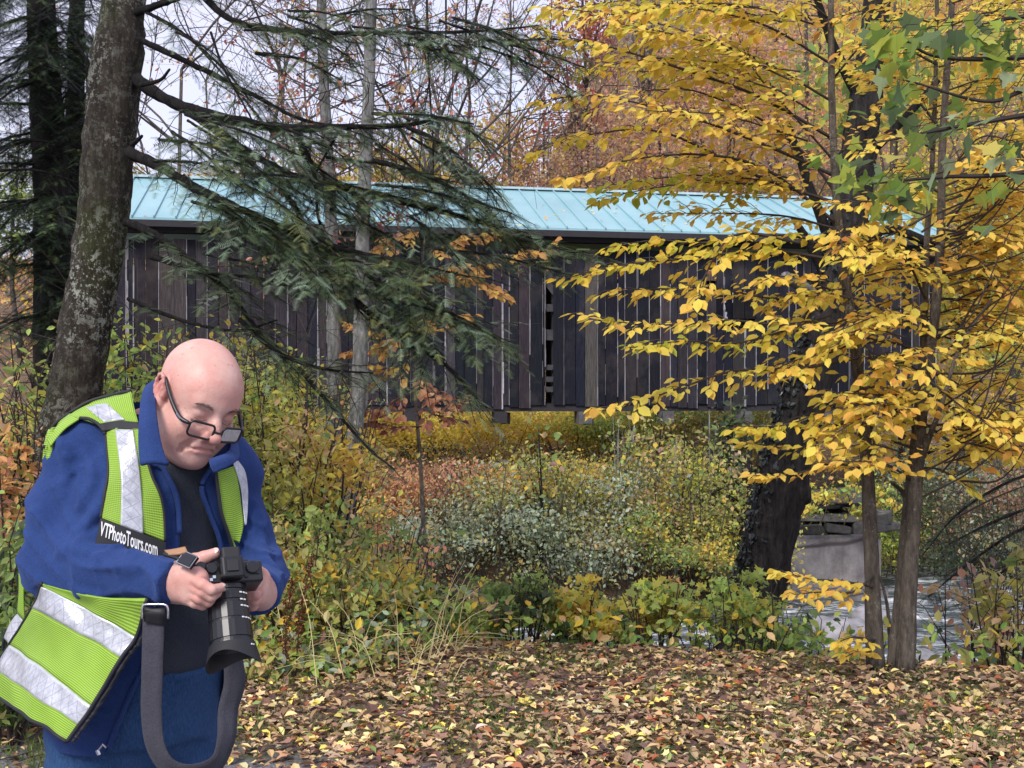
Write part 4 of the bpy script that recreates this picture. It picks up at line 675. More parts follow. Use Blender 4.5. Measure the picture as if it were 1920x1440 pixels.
# ================= near undergrowth =================
def build_near():
    sh = lambda px, d, h, w_, pal, lab, n=1300, size=.058, g='shrubs on the near bank', **k: shrub(px, d, h, w_, pal, n, size, lab, 'shrub', g, **k)
    for a in [(520, 8.6, 1.45, 1.0, 'olive', 'olive and yellow bush right behind the camera'), (600, 9.4, 1.6, 1.2, 'gold', 'golden bush in front of the slim birches'), (560, 7.6, .9, 1.1, 'mixed', 'dull mixed bush right of the left sleeve'), (500, 9.2, 1.9, 1.0, 'lime', 'yellow green bush beside the face of the man'), (690, 9.0, 1.0, 1.2, 'mixed', 'tan and green bush at the foot of the slim birches'), (760, 8.6, .85, 1.1, 'green', 'low green bush at the middle of the near bank'), (640, 7.4, .6, 1.1, 'mixed', 'low dull bush behind the dry grass'), (700, 10.5, 1.5, 1.3, 'orange', 'orange leaved bush beside the slim birches'), (470, 10.5, 2.0, 1.3, 'yellow', 'yellow bush directly behind the left shoulder'), (830, 9.4, .9, 1.1, 'olive', 'olive bush at the left end of the low green plants'), (580, 11, 1.8, 1.5, 'olive', 'tall olive bush behind the golden one')]: sh(*a, n=1700)
    for a in [(30, 6.3, 1.55, .75, 'orange', 'orange leaved shrub at the left edge under the dark hemlock'), (20, 7.2, 2.1, .9, 'lime', 'bright green tall shrub at the left edge'), (235, 7.6, 2.0, .9, 'lime', 'bright green shrub between the lichen crusted trunk and the head of the man'), (30, 5.6, 1.2, .8, 'green', 'green weedy shrub behind the right elbow of the man'), (90, 7.9, 1.9, .9, 'mixed', 'mottled shrub at the foot of the dark trunks'), (-40, 6.6, 1.7, .9, 'olive', 'olive shrub cut by the left edge'), (10, 5.3, .75, .7, 'green', 'low green weeds at the lower left edge'), (330, 8.6, 1.9, 1.1, 'mixed', 'dull bush hidden behind the head of the man')]: sh(*a, n=1300, size=.06)
    # broad-leaved plants along the top of the stream bank
    for k in range(17):
        px = 735 + k * 41 + rng.normal() * 12; d = rng.uniform(7.9, 9.4) - .4 * (px > 1200); X = (px - HX) / F * d; top = P(0, 1048 + (k % 4) * 16 + rng.uniform(-10, 14), d)[2]; h = max(.5, top - float(ground(X, d)))
        pal = 'green' if px < 1080 and k % 4 else ('lime' if k % 3 or px > 1300 else 'yellow'); shrub(px, d, h, .62, pal, 300 if px > 1180 else 420, .05, ('leafy green plant on the brink of the bank' if pal == 'green' else 'sparse yellow green plant on the brink of the bank' if pal == 'lime' else 'sparse yellow leaved plant on the brink of the bank'), 'plant', {'green': 'green plants on the brink', 'lime': 'yellow green plants on the brink', 'yellow': 'yellow plants on the brink'}[pal], LEAF_MAPLE, nst=7, clumps=14, flat=.5, cat='plant', tight=.24, lo=.35)
    for a in [(1500, 8.2, .9, .6, 'green', 'green ferny bush at the right foot of the leaning tree'), (1430, 8.6, 1.0, .5, 'lime', 'yellow green vine leaves at the left foot of the leaning tree'), (1560, 7.7, .45, .5, 'mixed', 'pale low weed left of the single beech stem')]: sh(*a, n=260, size=.08, g='bushes by the leaning tree', tpl=LEAF_MAPLE)
    for a in [(1850, 8.2, 1.5, .9, 'brown', 'drooping tan leaved bush at the right edge above the white water'), (1910, 7.4, 1.1, .7, 'olive', 'olive tan bush cut by the right edge')]: sh(*a, n=420, size=.08, g='bushes at the right edge')
    hem = empty('hemlock', np.array([4.6, 9.5, float(ground(4.6, 9.5)) - .05]), 'drooping hemlock boughs over the stream at the right edge', 'tree', 'hemlocks'); b = np.array(hem.location); V, Fc = tube(smooth_path([b, b + [0, 0, 2.5], b + [.1, 0, 6.]], 12), np.linspace(.14, .08, 12), 10, rough=.05); mb = MB(); mb.add(V, Fc); mb.build('trunk', M_BARKD, hem, smooth=True); wood, green = MB(), MB(); GP = [(srgb(66, 80, 60), 3), (srgb(92, 104, 78), 2), (srgb(48, 58, 46), 2)]
    for pts in ([(2010, 870), (1900, 900), (1800, 960), (1730, 1040)], [(2010, 960), (1900, 1000), (1800, 1070), (1740, 1120)], [(2010, 1020), (1900, 1060), (1810, 1130)], [(2010, 820), (1880, 850), (1780, 900)], [(2010, 1080), (1930, 1110), (1850, 1160)], [(2010, 920), (1860, 980), (1780, 1020)]): hemlock_bough(wood, green, px_path(pts, 9.5, 9.0), .018, .004, .3, t0=.1, pal=GP, dens=.7)
    wood.build('boughs', M_BARKD, hem, smooth=True); green.build('needles', M_NEED, hem)
    # leafy ground cover under the shrubs, left of the leaf-strewn bank
    mb = MB(); n = 15000; d = 6.25 + 5.5 * rng.random(n) ** 1.3; px = rng.uniform(-60, 930, n); X = (px - HX) / F * d; lim = 6.3 + .25 * vnoise(X, d, 3, 8) + 1.5 * sstep(-1.0, -.15, X); k = d > lim; X, d = X[k], d[k]; n = len(X); hh = rng.random(n) ** 1.4 * np.clip(.1 + (d - 6.2) * .22, .1, .8); pos = np.stack([X, d, ground(X, d) + hh], -1); cl = vnoise(X, d, 2.6, 21)[:, None]
    col = np.where(cl + .5 * rng.normal(size=(n, 1)) > .25, pick(PAL['mixed'], n), np.where(rng.random((n, 1)) < .55, pick(PAL['green'], n), pick(PAL['greygreen'], n))); V, Fc, C_ = scatter(LEAF_OVAL, pos, randdir(n) + [0, 0, -.1], randdir(n) * .6 + [0, -.3, .8], rng.uniform(.035, .085, n), col); mb.add(V, Fc, C_)
    tag(mb.build('undergrowth', M_LEAF), kind='stuff')
    mb = MB(); n = 3600   # low greenery down the bank and along the far water edge
    X = rng.uniform(-3, 6, n); d = yedge(X) + .1 + 3. * rng.random(n) ** 1.5; pos = np.stack([X, d, ground(X, d) + rng.random(n) * .3], -1); V, Fc, C_ = scatter(LEAF_OVAL, pos, randdir(n), randdir(n) * .6 + [0, -.3, .8], rng.uniform(.04, .09, n), pick(PAL['mixed'] + PAL['green'], n)); mb.add(V, Fc, C_)
    n = 24000; X = rng.uniform(-16, 15, n); d = 21.8 + rng.random(n) * 21; pos = np.stack([X, d, ground(X, d) + rng.random(n) ** 2 * .7], -1); kk = pos[:, 2] > WATER + .1; pos = pos[kk]; n = len(pos); V, Fc, C_ = scatter(LEAF_DIA, pos, randdir(n), randdir(n) * .6 + [0, -.3, .8], rng.uniform(.07, .15, n), pick(PAL['mixed'] + PAL['greygreen'] + PAL['yellow'], n)); mb.add(V, Fc, C_)
    n = 42000; X = rng.uniform(-65, 45, n); d = 37 + rng.random(n) * 50; pos = np.stack([X, d, ground(X, d) + rng.random(n) ** 2 * 2.2], -1); V, Fc, C_ = scatter(LEAF_DIA, pos, randdir(n), randdir(n) * .7 + [0, -.4, .6], rng.uniform(.14, .3, n), pick(PAL['orange'] + PAL['brown'] + PAL['gold'], n)); mb.add(V, Fc, C_)
    tag(mb.build('bank_greenery', M_LEAF), kind='stuff')
    # fallen leaves
    mb = MB(); LP = [(srgb(146, 118, 98), 4), (srgb(172, 142, 112), 4), (srgb(200, 170, 128), 3.2), (srgb(226, 202, 146), 2.6), (srgb(234, 210, 110), 1.1), (srgb(104, 78, 74), 1.8), (srgb(172, 104, 70), .9), (srgb(150, 160, 96), .5), (srgb(206, 190, 160), .8)]
    for tpl, n, s0, s1 in ((LEAF_MAPLE, 7500, .03, .07), (LEAF_OVAL, 23000, .026, .068)):
        d = 4.55 + 4.4 * rng.random(n) ** 1.15; X = rng.uniform(-.47, .47, n) * d; k = (d < yedge(X) + .6 - 4.6 * sstep(-.7, -2.4, X)) & (rng.random(n) < (.8 + .4 * vnoise(X, d, 3.2, 31)) * (1 - .6 * sstep(5.35, 4.7, d + .25 * X) * sstep(.5, -.2, X))); X, d = X[k], d[k]; n = len(X)
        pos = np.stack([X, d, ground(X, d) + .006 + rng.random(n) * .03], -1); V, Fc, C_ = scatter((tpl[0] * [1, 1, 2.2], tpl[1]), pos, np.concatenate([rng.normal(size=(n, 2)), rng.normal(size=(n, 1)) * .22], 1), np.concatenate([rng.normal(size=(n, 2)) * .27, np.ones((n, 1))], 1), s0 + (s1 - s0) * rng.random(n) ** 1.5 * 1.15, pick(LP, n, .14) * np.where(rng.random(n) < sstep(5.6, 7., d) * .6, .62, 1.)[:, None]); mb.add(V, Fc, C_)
    tag(mb.build('fallen_leaves', M_LITTER), kind='stuff')
    tw = MB()
    for k in range(70):
        d0 = rng.uniform(4.7, 7.2); X = rng.uniform(-.45, .45) * d0; L = rng.uniform(.06, .3); a = rng.uniform(0, 6.28); q = np.array([[X + L * u * math.cos(a), d0 + L * u * math.sin(a), 0] for u in (-.5, 0, .5)]); q[:, 2] = ground(q[:, 0], q[:, 1]) + .035 + .01 * rng.random(3); V, Fc = tube(q, [.004, .0035, .002], 4); tw.add(V, Fc)
    tag(tw.build('fallen_twigs', M_TWIG), kind='stuff')
    # grass tufts
    mb = MB(); n = 9000; ctr = np.array([(X, y) for X, y in zip(rng.uniform(-2.6, 2.6, 60), rng.uniform(4.9, 7.2, 60))]); k = rng.integers(0, 60, n); X = ctr[k, 0] + rng.normal(size=n) * .14; d = ctr[k, 1] + rng.normal(size=n) * .12; m = d < yedge(X) - .05; X, d = X[m], d[m]; n = len(X); pos = np.stack([X, d, ground(X, d)], -1)
    BL = (np.array([[-.03, 0, 0], [.03, 0, 0], [.02, .6, 0], [0, 1, .12]]), np.array([[0, 1, 2, 3]])); V, Fc, C_ = scatter(BL, pos, rng.normal(size=(n, 3)) * [.5, .5, .1] + [0, 0, .7], randdir(n) + [0, -1, 0], rng.uniform(.03, .085, n), pick([(srgb(96, 122, 60), 3), (srgb(124, 142, 84), 2), (srgb(150, 150, 90), 1)], n)); mb.add(V, Fc, C_); tag(mb.build('grass', M_LEAF), kind='stuff')
    # long dry grass stalks between the man and the plants
    mb = MB()
    for k in range(70):
        px = rng.uniform(500, 860); d = rng.uniform(6.3, 7.6); X = (px - HX) / F * d; b = np.array([X, d, float(ground(X, d))]); L = rng.uniform(.25, .65); a = rng.normal() * .9 + .35; e = b + np.array([L * math.sin(a), rng.normal() * .15, L * abs(math.cos(a)) * .9]); q = smooth_path([b, (b + e) / 2 + [-.05 * math.sin(a), 0, .08], e], 7); V, Fc = tube(q, np.linspace(.0028, .001, 7), 3, cap=False); mb.add(V, Fc, srgb(206, 190, 140) * rng.uniform(.6, 1.1))
    tag(mb.build('dry_grass', col_mat('straw', .8)), kind='stuff')
    # brown seed stalks of dock
    for px, lab in ((538, 'rusty brown seed stalk, left of two beside the camera lens'), (554, 'rusty brown seed stalk, right of two beside the camera lens')):
        d = 6.5; X = (px - HX) / F * d; b = np.array([X, d, float(ground(X, d))]); t = empty('dock_plant', b, lab, 'weed', 'dry dock stalks'); e = b + [.06 + (px - 546) * .004, 0, .62 + (px - 546) * .008]; q = smooth_path([b, (b + e) / 2 + [-.02, 0, 0], e], 12); V, Fc = tube(q, np.linspace(.005, .002, 12), 5); mb = MB(); mb.add(V, Fc); mb.build('stalk', M_TWIG, t); mb = MB(); n = 420; i = rng.integers(3, 12, n); pos = q[i] + rng.normal(size=(n, 3)) * [.013, .013, .03]; V, Fc, C_ = scatter(LEAF_DIA, pos, randdir(n), randdir(n), rng.uniform(.01, .022, n), pick([(srgb(112, 58, 44), 3), (srgb(84, 42, 38), 2), (srgb(150, 84, 60), 1)], n)); mb.add(V, Fc, C_); mb.build('seed_head', M_LEAF, t)
    # boulders at the water's edge
    for px, d, s, lab in ((1575, 20.5, .6, 'pale flat boulder in the shallows below the abutment'), (1630, 22.0, .4, 'rounded grey boulder beside the abutment foot'), (1720, 18.5, .35, 'wet dark boulder in the white water')):
        X = (px - HX) / F * d; c = np.array([X, d, WATER + .05]); f = lambda p: d_ell(p, c, (s, s * .8, s * .5)) + .12 * s * np.sin(p[..., 0] * 4 / s) * np.sin(p[..., 1] * 3.3 / s + 1) * np.sin(p[..., 2] * 5 / s + 2); V, Q = surface_nets(f, c - s * 1.4, c + s * 1.4, s * .11); tag(obj('boulder', mesh_data('boulder', V, Q, smooth=True), plain_mat('boulder', (.22, .21, .22), .8, var=.4, nsc=4)), lab, 'boulder', 'boulders in the stream')
build_ground(); build_water(); build_bridge(); build_hemlocks(); build_beeches(); build_leaning_tree(); build_thin_trees(); build_far(); build_near()
# ================= the man with the camera =================
YAW = math.radians(35)
f_dir = np.array([math.sin(YAW), -math.cos(YAW), 0]); l_dir = np.array([math.cos(YAW), math.sin(YAW), 0])   # where he faces, his left
HR = np.array([[-.67190314, .60132131, .43238739], [-.72028555, -.66644672, -.19245129], [.17243809, -.44075101, .88091069]])
HS = .965; HO = np.array([-.655, 2.40, 1.592])
def H(q): return HO + HS * (np.asarray(q, float) @ HR.T)
def toH(p): return ((p - HO.astype(np.float32)) @ HR.astype(np.float32)) / HS
def head_field(p):
    q = toH(p).astype(np.float32); m = q.copy(); m[..., 0] = np.abs(q[..., 0])   # symmetric halves
    d = d_ell(m, (0, -.014, .036), (.079, .101, .09))
    d = smin(d, d_ell(m, (0, .036, .03), (.064, .058, .062)), .03)
    d = smin(d, d_ell(m, (0, .03, -.045), (.066, .066, .08)), .03)
    d = smin(d, d_ell(m, (.043, .03, -.07), (.032, .042, .04)), .025)
    d = smin(d, d_cone(m, (.055, -.005, -.06), (0, .066, -.1), .024, .024), .03)
    d = smin(d, d_ell(m, (0, .03, -.112), (.045, .05, .03)), .03)
    d = smin(d, d_cone(m, (0, -.035, -.05), (0, -.075, -.2), .064, .068), .03)
    d = smin(d, d_cone(m, (0, .086, .02), (.038, .075, .022), .011, .01), .02)
    d = smax(d, -d_ell(m, (.032, .103, -.003), (.021, .02, .014)), .018)
    d = smin(d, d_ell(m, (.032, .076, -.001), (.0165, .0135, .0125)), .006)
    d = smax(d, -d_chain(m, [(.018, .0915, -.0075), (.032, .0935, -.010), (.047, .0845, -.007)], [.0012, .0016, .0012]), .004)
    d = smin(d, d_ell(m, (.041, .064, -.04), (.027, .026, .026)), .02)
    d = smin(d, d_chain(m, [(0, .088, .012), (0, .102, -.012), (0, .117, -.036)], [.009, .0095, .0145], .01), .012)
    d = smin(d, d_ell(m, (.0145, .1, -.043), (.0105, .013, .0095)), .006)
    d = smax(d, -d_ell(m, (.0075, .11, -.0525), (.004, .006, .004)), .003)
    d = smin(d, d_ell(m, (0, .078, -.07), (.036, .022, .03)), .02)
    d = smin(d, d_chain(m, [(0, .0985, -.066), (.014, .0962, -.0672), (.026, .0858, -.0745)], [.0055, .005, .002], .004), .005)
    d = smin(d, d_chain(m, [(0, .098, -.0785), (.013, .0955, -.079), (.025, .0858, -.0775)], [.0065, .0058, .002], .004), .006)
    d = smax(d, -d_chain(m, [(0, .105, -.0722), (.014, .1023, -.0727), (.031, .0867, -.0795)], [.0022, .0022, .0022]), .004)
    d = smin(d, d_ell(m, (0, .079, -.106), (.026, .022, .02)), .014)
    d = smax(d, -d_chain(m, [(.017, .1015, -.04), (.029, .094, -.056), (.037, .083, -.078), (.036, .076, -.094)], [.002, .0028, .003, .002]), .012)
    d = smax(d, -d_chain(m, [(.02, .0915, -.02), (.033, .0905, -.025), (.046, .08, -.02)], [.0012, .0018, .001]), .008)
    for k, (z, y) in enumerate(((.046, .088), (.058, .083), (.036, .0905))):
        d = smax(d, -d_chain(m, [(0, y + .0045, z), (.03, y - .006, z + .003)], [.0006, .0004]), .006)
    # ears
    e = d_ell(m, (.081, -.012, -.002), (.009, .019, .033)); e = smin(e, d_ell(m, (.079, -.002, -.03), (.008, .01, .012)), .008)
    e = smax(e, -d_ell(m, (.0905, -.006, -.002), (.008, .0095, .018)), .005)
    a = np.linspace(-.5, math.pi * 1.25, 9)
    e = smin(e, d_chain(m, [(.0865 + .004 * math.sin(t), -.014 - .0165 * math.cos(t) * -1 - .004, .004 + .028 * math.sin(t)) for t in a[::-1]], [.0036] * 9), .003)
    e = smin(e, d_cone(m, (.083, .004, -.008), (.084, .003, 0), .004, .003), .004)
    d = smin(d, e, .006)
    return d
# torso
PEL, CH, NK = P(246, 1330, 2.46), P(283, 985, 2.46), P(312, 800, 2.46)
def torso_field(p, grow=0.):
    zz = np.array([.2, .95, 1.1, 1.22, 1.36, 1.45, 1.52, 1.56]); t = p[..., 2]
    ctrx = np.interp(t, [PEL[2], CH[2], NK[2]], [PEL[0], CH[0], NK[0]]); ctry = np.interp(t, [PEL[2], CH[2], NK[2]], [PEL[1], CH[1], NK[1]])
    a = np.interp(t, [.6, .9, 1.06, 1.2, 1.32, 1.42, 1.5, 1.56], [.165, .172, .213, .218, .215, .19, .13, .075])
    b = np.interp(t, [.6, .9, 1.05, 1.2, 1.32, 1.42, 1.5, 1.56], [.165, .168, .178, .168, .148, .122, .092, .07])
    dx, dy = p[..., 0] - ctrx, p[..., 1] - ctry
    x = dx * l_dir[0] + dy * l_dir[1]; y = dx * f_dir[0] + dy * f_dir[1]
    y = y - .03 * np.exp(-((t - 1.05) / .12) ** 2)
    n = 2.3; r = ((np.abs(x) / a) ** n + (np.abs(y) / b) ** n + 1e-9) ** (1 / n)
    d = (r - 1) * np.minimum(a, b)
    d = np.maximum(d, t - 1.56)
    d = smin(d, d_cone(p, P(292, 772, 2.50), P(168, 828, 2.45), .062, .064), .05)
    d = smin(d, d_cone(p, P(380, 815, 2.52), P(440, 885, 2.55), .06, .06), .05)
    return d - grow
RS, RE, RW = P(156, 856, 2.42), P(101, 1056, 2.36), P(336, 1094, 2.17)
LS, LE, LW = P(424, 915, 2.57), P(486, 1084, 2.46), P(484, 1108, 2.31)
def arms(p, g=0.):
    d = d_chain(p, [P(185, 838, 2.43), RS, P(118, 950, 2.39), RE], [.066, .066, .065, .061], .03)
    d = smin(d, d_chain(p, [RE, P(190, 1070, 2.27), RW], [.061, .053, .044], .02), .03)
    e = d_chain(p, [P(405, 880, 2.54), LS, P(454, 990, 2.52), LE], [.06, .062, .056, .054], .03)
    e = smin(e, d_chain(p, [LE, LW], [.054, .047], .02), .03)
    return np.minimum(d, e) - g
FOLDS = [([(205, 905), (185, 960), (140, 1005)], 9), ([(200, 990), (160, 1020), (110, 1040)], 8), ([(70, 960), (100, 1010), (160, 1035)], 8),
         ([(180, 1040), (215, 1062), (255, 1070)], 7), ([(245, 1035), (285, 1055), (318, 1060)], 6), ([(60, 1080), (120, 1105), (200, 1118)], 8),
         ([(110, 820), (125, 870), (120, 930)], 8), ([(160, 850), (175, 900), (150, 950)], 6), ([(290, 1060), (305, 1090), (300, 1120)], 5),
         ([(478, 945), (492, 1000), (488, 1050)], 7), ([(470, 1000), (490, 1040), (512, 1060)], 7), ([(480, 1060), (500, 1080), (512, 1100)], 6)]
def arm_depth(px, py):
    """first hit of the sleeve/torso surface along the sight line"""
    d = np.full(np.shape(px), 1.9)
    for _ in range(60):
        q = np.stack([(np.asarray(px) - HX) / F * d, d, EYE + (HY - np.asarray(py)) / F * d], -1).astype(np.float32)
        s = np.minimum(torso_field(q), arms(q)); d = d + np.clip(s * .8, -.05, .05)
    return d
_fold3 = []
for line, r in FOLDS:
    q = smooth_path(line, 6); dd = arm_depth(q[:, 0], q[:, 1]); _fold3.append((np.array([P(a, b, c - .001) for (a, b), c in zip(q, dd)]), r * .0011))
OPEN = [(262, 855), (303, 872), (322, 905), (334, 945), (338, 1010), (330, 1100), (306, 1170), (268, 1255), (240, 1315), (200, 1400), (150, 1560), (455, 1560), (428, 1400), (418, 1300), (424, 1200), (424, 1100), (414, 1019), (394, 960), (380, 912), (398, 862), (430, 800), (300, 800)]
def jacket_field(p):
    T = torso_field(p); A = arms(p); d = smin(T, A, .016)
    for q, r in _fold3: d = smin(d, d_chain(p, q, [r * .5, r * .9, r, r, r * .9, r * .4], .004), .02)
    n = .0016 * np.sin(p[..., 2] * 46 + 3 * np.sin(p[..., 0] * 17)) * np.sin(p[..., 0] * 31 + p[..., 1] * 23 + p[..., 2] * 9)
    d = d + n
    w = np.zeros(d.shape, np.float32)
    for c, R_, A_ in ((P(95, 1040, 2.33), .15, 1.), (P(190, 1060, 2.24), .13, .9), (P(300, 1085, 2.17), .08, .9), (P(200, 900, 2.36), .12, .9), (P(120, 900, 2.36), .14, .6), (P(485, 1060, 2.42), .13, 1.), (P(450, 960, 2.48), .12, .7), (P(220, 1330, 2.3), .12, .6)):
        w = np.maximum(w, A_ * np.exp(-(((p - c.astype(np.float32)) ** 2).sum(-1)) / (R_ * R_)))
    wx = p[..., 0] * 52 + 2.2 * np.sin(p[..., 2] * 19 + 1) + 1.4 * np.sin(p[..., 1] * 27); wz = p[..., 2] * 60 + 2.0 * np.sin(p[..., 0] * 21) + 1.2 * np.sin(p[..., 1] * 33 + 2)
    rg = (1 - np.abs(np.sin(wz * .8 + wx * .35))) ** 2 + .6 * (1 - np.abs(np.sin(wx * .7 - wz * .3 + 1.7))) ** 2
    d = d - w * .0085 * (rg - .35)
    sh = np.maximum(d, -(d + .014))
    dep = np.maximum(p[..., 1], .3); u = p[..., 0] / dep * F + HX; v = HY - (p[..., 2] - EYE) / dep * F
    op = np.maximum(d_poly(u, v, OPEN) * (2.3 / F), p[..., 1] - 2.47)
    sh = smax(sh, -op, .008)
    # hem, neck hole, cuffs
    sh = np.maximum(sh, (.885 + .05 * np.clip((p[..., 0] + .8) * 1.0, -1, 1)) - p[..., 2])
    sh = np.maximum(sh, -(d_cone(p, NK - [0, 0, .03], NK + [.02, 0, .2], .075, .085)))
    wr = unit(RW - P(190, 1070, 2.27)); sh = np.maximum(sh, np.where(np.linalg.norm(p - RW, axis=-1) < .09, (p - RW) @ wr.astype(np.float32), -1))
    wl = unit(LW - LE); sh = np.maximum(sh, np.where(np.linalg.norm(p - LW, axis=-1) < .08, (p - LW) @ wl.astype(np.float32) - .004, -1))
    return sh
def shirt_field(p):
    d = torso_field(p, -.02); d = np.minimum(d, d)
    d = d + .0028 * np.sin(p[..., 2] * 38 + p[..., 0] * 30) * np.sin(p[..., 0] * 25 - p[..., 2] * 14)
    d = np.maximum(d, 1.015 - p[..., 2]); d = np.maximum(d, p[..., 2] - 1.5)
    a, b = NK - [0, 0, .07], H((0, -.06, -.17)); d = smin(d, d_cone(p, a, b, .082, .078), .03)
    cut = -((p - H((0, -.03, -.150)).astype(np.float32)) @ unit(np.array([-.1, .25, -1])).astype(np.float32)); d = smax(d, cut, .006)
    return np.maximum(d, -d_cone(p, a, H((0, -.03, -.02)), .06, .073))
def legs(p, g=0.):
    d = d_ell(p, PEL + [.01, 0, 0], (.155, .155, .14))
    for s in (-1, 1):
        hip = PEL + [.012, 0, 0] + l_dir * .082 * s - [0, 0, .05]; kn = PEL + l_dir * .11 * s + f_dir * .04; kn[2] = .5; an = PEL + l_dir * .12 * s - f_dir * .02; an[2] = .09
        d = smin(d, d_chain(p, [hip, kn, an], [.102, .08, .065], .03), .04)
    return d - g
def jeans_field(p):
    d = legs(p) - .007 * ((1 - np.abs(np.sin(p[..., 2] * 33 + p[..., 0] * 26 + 1.6 * np.sin(p[..., 0] * 19)))) ** 2 - .3) * np.clip((p[..., 2] - .7) * 4, .2, 1)
    d = smin(d, np.maximum(torso_field(p, -.014), np.abs(p[..., 2] - .97) - .08), .03)
    d = np.maximum(d, p[..., 2] - 1.04); return np.maximum(d, .05 - p[..., 2])
# hands
RH = dict(
  palm=[((330, 1092, 2.18), (352, 1080, 2.155), .030, .027), ((332, 1100, 2.18), (360, 1112, 2.15), .029, .025), ((345, 1074, 2.17), (372, 1085, 2.14), .022, .019)],
  fingers=[[(358, 1082, 2.14), (380, 1096, 2.112), (397, 1106, 2.112), (413, 1102, 2.13)], [(356, 1098, 2.14), (380, 1110, 2.116), (396, 1119, 2.12), (408, 1112, 2.145)],
           [(352, 1110, 2.145), (374, 1122, 2.122), (390, 1129, 2.13), (400, 1122, 2.155)], [(346, 1118, 2.155), (364, 1131, 2.135), (380, 1136, 2.142), (390, 1130, 2.16)]],
  fr=[[.0125, .0112, .0103, .0088], [.0122, .0112, .0102, .0088], [.0118, .0108, .0098, .0085], [.0108, .0096, .0088, .0078]],
  thumb=([(346, 1066, 2.17), (364, 1051, 2.165), (383, 1045, 2.165), (403, 1037, 2.168)], [.017, .0135, .0118, .0098]))
LH = dict(
  palm=[((490, 1110, 2.33), (482, 1090, 2.29), .031, .027), ((490, 1118, 2.32), (480, 1116, 2.275), .028, .024)],
  fingers=[[(487, 1090, 2.275), (478, 1101, 2.245), (468, 1103, 2.24), (455, 1100, 2.25)], [(486, 1103, 2.27), (479, 1115, 2.243), (468, 1117, 2.243), (456, 1113, 2.255)],
           [(484, 1114, 2.272), (477, 1127, 2.25), (467, 1128, 2.252), (457, 1124, 2.265)], [(482, 1124, 2.28), (475, 1137, 2.262), (467, 1138, 2.268), (459, 1134, 2.28)]],
  fr=[[.0125, .0115, .0105, .009], [.0122, .0112, .0102, .009], [.0118, .0108, .0098, .0086], [.0105, .0095, .0088, .0078]],
  thumb=([(486, 1082, 2.29), (481, 1071, 2.265), (472, 1078, 2.245), (462, 1086, 2.24)], [.017, .0135, .012, .0098]))
def hand_field(p, S, wrist):
    d = None
    for a, b, ra, rb in S['palm']:
        e = d_cone(p, P(*a), P(*b), ra, rb); d = e if d is None else smin(d, e, .02)
    d = smin(d, d_cone(p, wrist[0], wrist[1], .032, .03), .02)
    for pts, r in zip(S['fingers'], S['fr']): d = smin(d, d_chain(p, PP(pts), np.array(r) * .97, .002), .0035)
    return smin(d, d_chain(p, PP(S['thumb'][0]), S['thumb'][1], .004), .012)
def bbox(pts, m): pts = np.asarray(pts); return pts.min(0) - m, pts.max(0) + m

def skin_mat():
    t = NT('skin'); oc = t.coord('Object')
    c = t.ramp(t.noise(9, 5, .6, oc), [(.3, (.55, .29, .24)), (.55, (.61, .37, .31)), (.75, (.66, .44, .38))])
    c = t.mix(t.ramp(t.noise(45, 3, .6, oc), [(.55, (0, 0, 0)), (.75, (.5, .5, .5))]), c, (.55, .27, .22))
    sp = t.n('ShaderNodeSeparateColor'); t.l(t.attr('Col'), sp.inputs[0])
    c = t.mix(t.ramp(t.noise(22, 5, .7, oc), [(.42, (0, 0, 0)), (.62, (.55, .55, .55))]), c, (.60, .25, .21))
    c = t.mix(sp.outputs[0], c, (.52, .17, .14))
    st = t.ramp(t.noise(700, 2, .7, oc), [(.45, (0, 0, 0)), (.6, (1, 1, 1))]); c = t.mix(t.math('MULTIPLY', sp.outputs[1], st), c, (.42, .36, .35))
    sk = t.ramp(t.noise(60, 2, .5, oc), [(.69, (0, 0, 0)), (.73, (.5, .5, .5))]); c = t.mix(sk, c, (.36, .17, .12))
    n = t.bump(t.math('ADD', t.noise(160, 4, .7, oc), t.math('MULTIPLY', t.noise(28, 4, .6, oc), 1.6)), .3, .003)
    q = t.pbr(c, t.ramp(t.noise(35, 4, .7, oc), [(.3, (.34, .34, .34)), (.7, (.58, .58, .58))]), spec=.45, normal=n); q.inputs['Subsurface Weight'].default_value = .12; q.inputs['Subsurface Radius'].default_value = (.6, .25, .15); q.inputs['Subsurface Scale'].default_value = .012
    return t.m
def fleece_mat(name, lo, hi, sheen=.3):
    t = NT(name); oc = t.coord('Object'); n = t.noise(7, 4, .6, oc); f = t.noise(420, 3, .7, oc)
    c = t.mix(.35, t.ramp(n, [(.3, lo), (.7, hi)]), t.ramp(f, [(.3, tuple(.45 * q for q in lo)), (.7, tuple(1.5 * q for q in hi))]))
    b = t.bump(t.math('ADD', t.math('MULTIPLY', t.noise(26, 4, .6, oc), 1.0), t.math('MULTIPLY', f, .25)), .55, .009)
    q = t.pbr(c, .92, spec=.15, normal=b); q.inputs['Sheen Weight'].default_value = sheen; q.inputs['Sheen Tint'].default_value = (*[min(1, 3 * v + .1) for v in hi], 1); return t.m
def denim_mat():
    t = NT('denim'); oc = t.coord('Object'); f = t.noise(300, 2, .7, t.coord('Object', (1, 1, .25)))
    c = t.mix(.4, t.ramp(t.noise(6, 5, .7, oc), [(.3, (.014, .042, .115)), (.7, (.034, .088, .205))]), t.ramp(f, [(.35, (.006, .02, .07)), (.7, (.05, .11, .24))]))
    t.pbr(c, .88, spec=.2, normal=t.bump(f, .5, .003)); return t.m
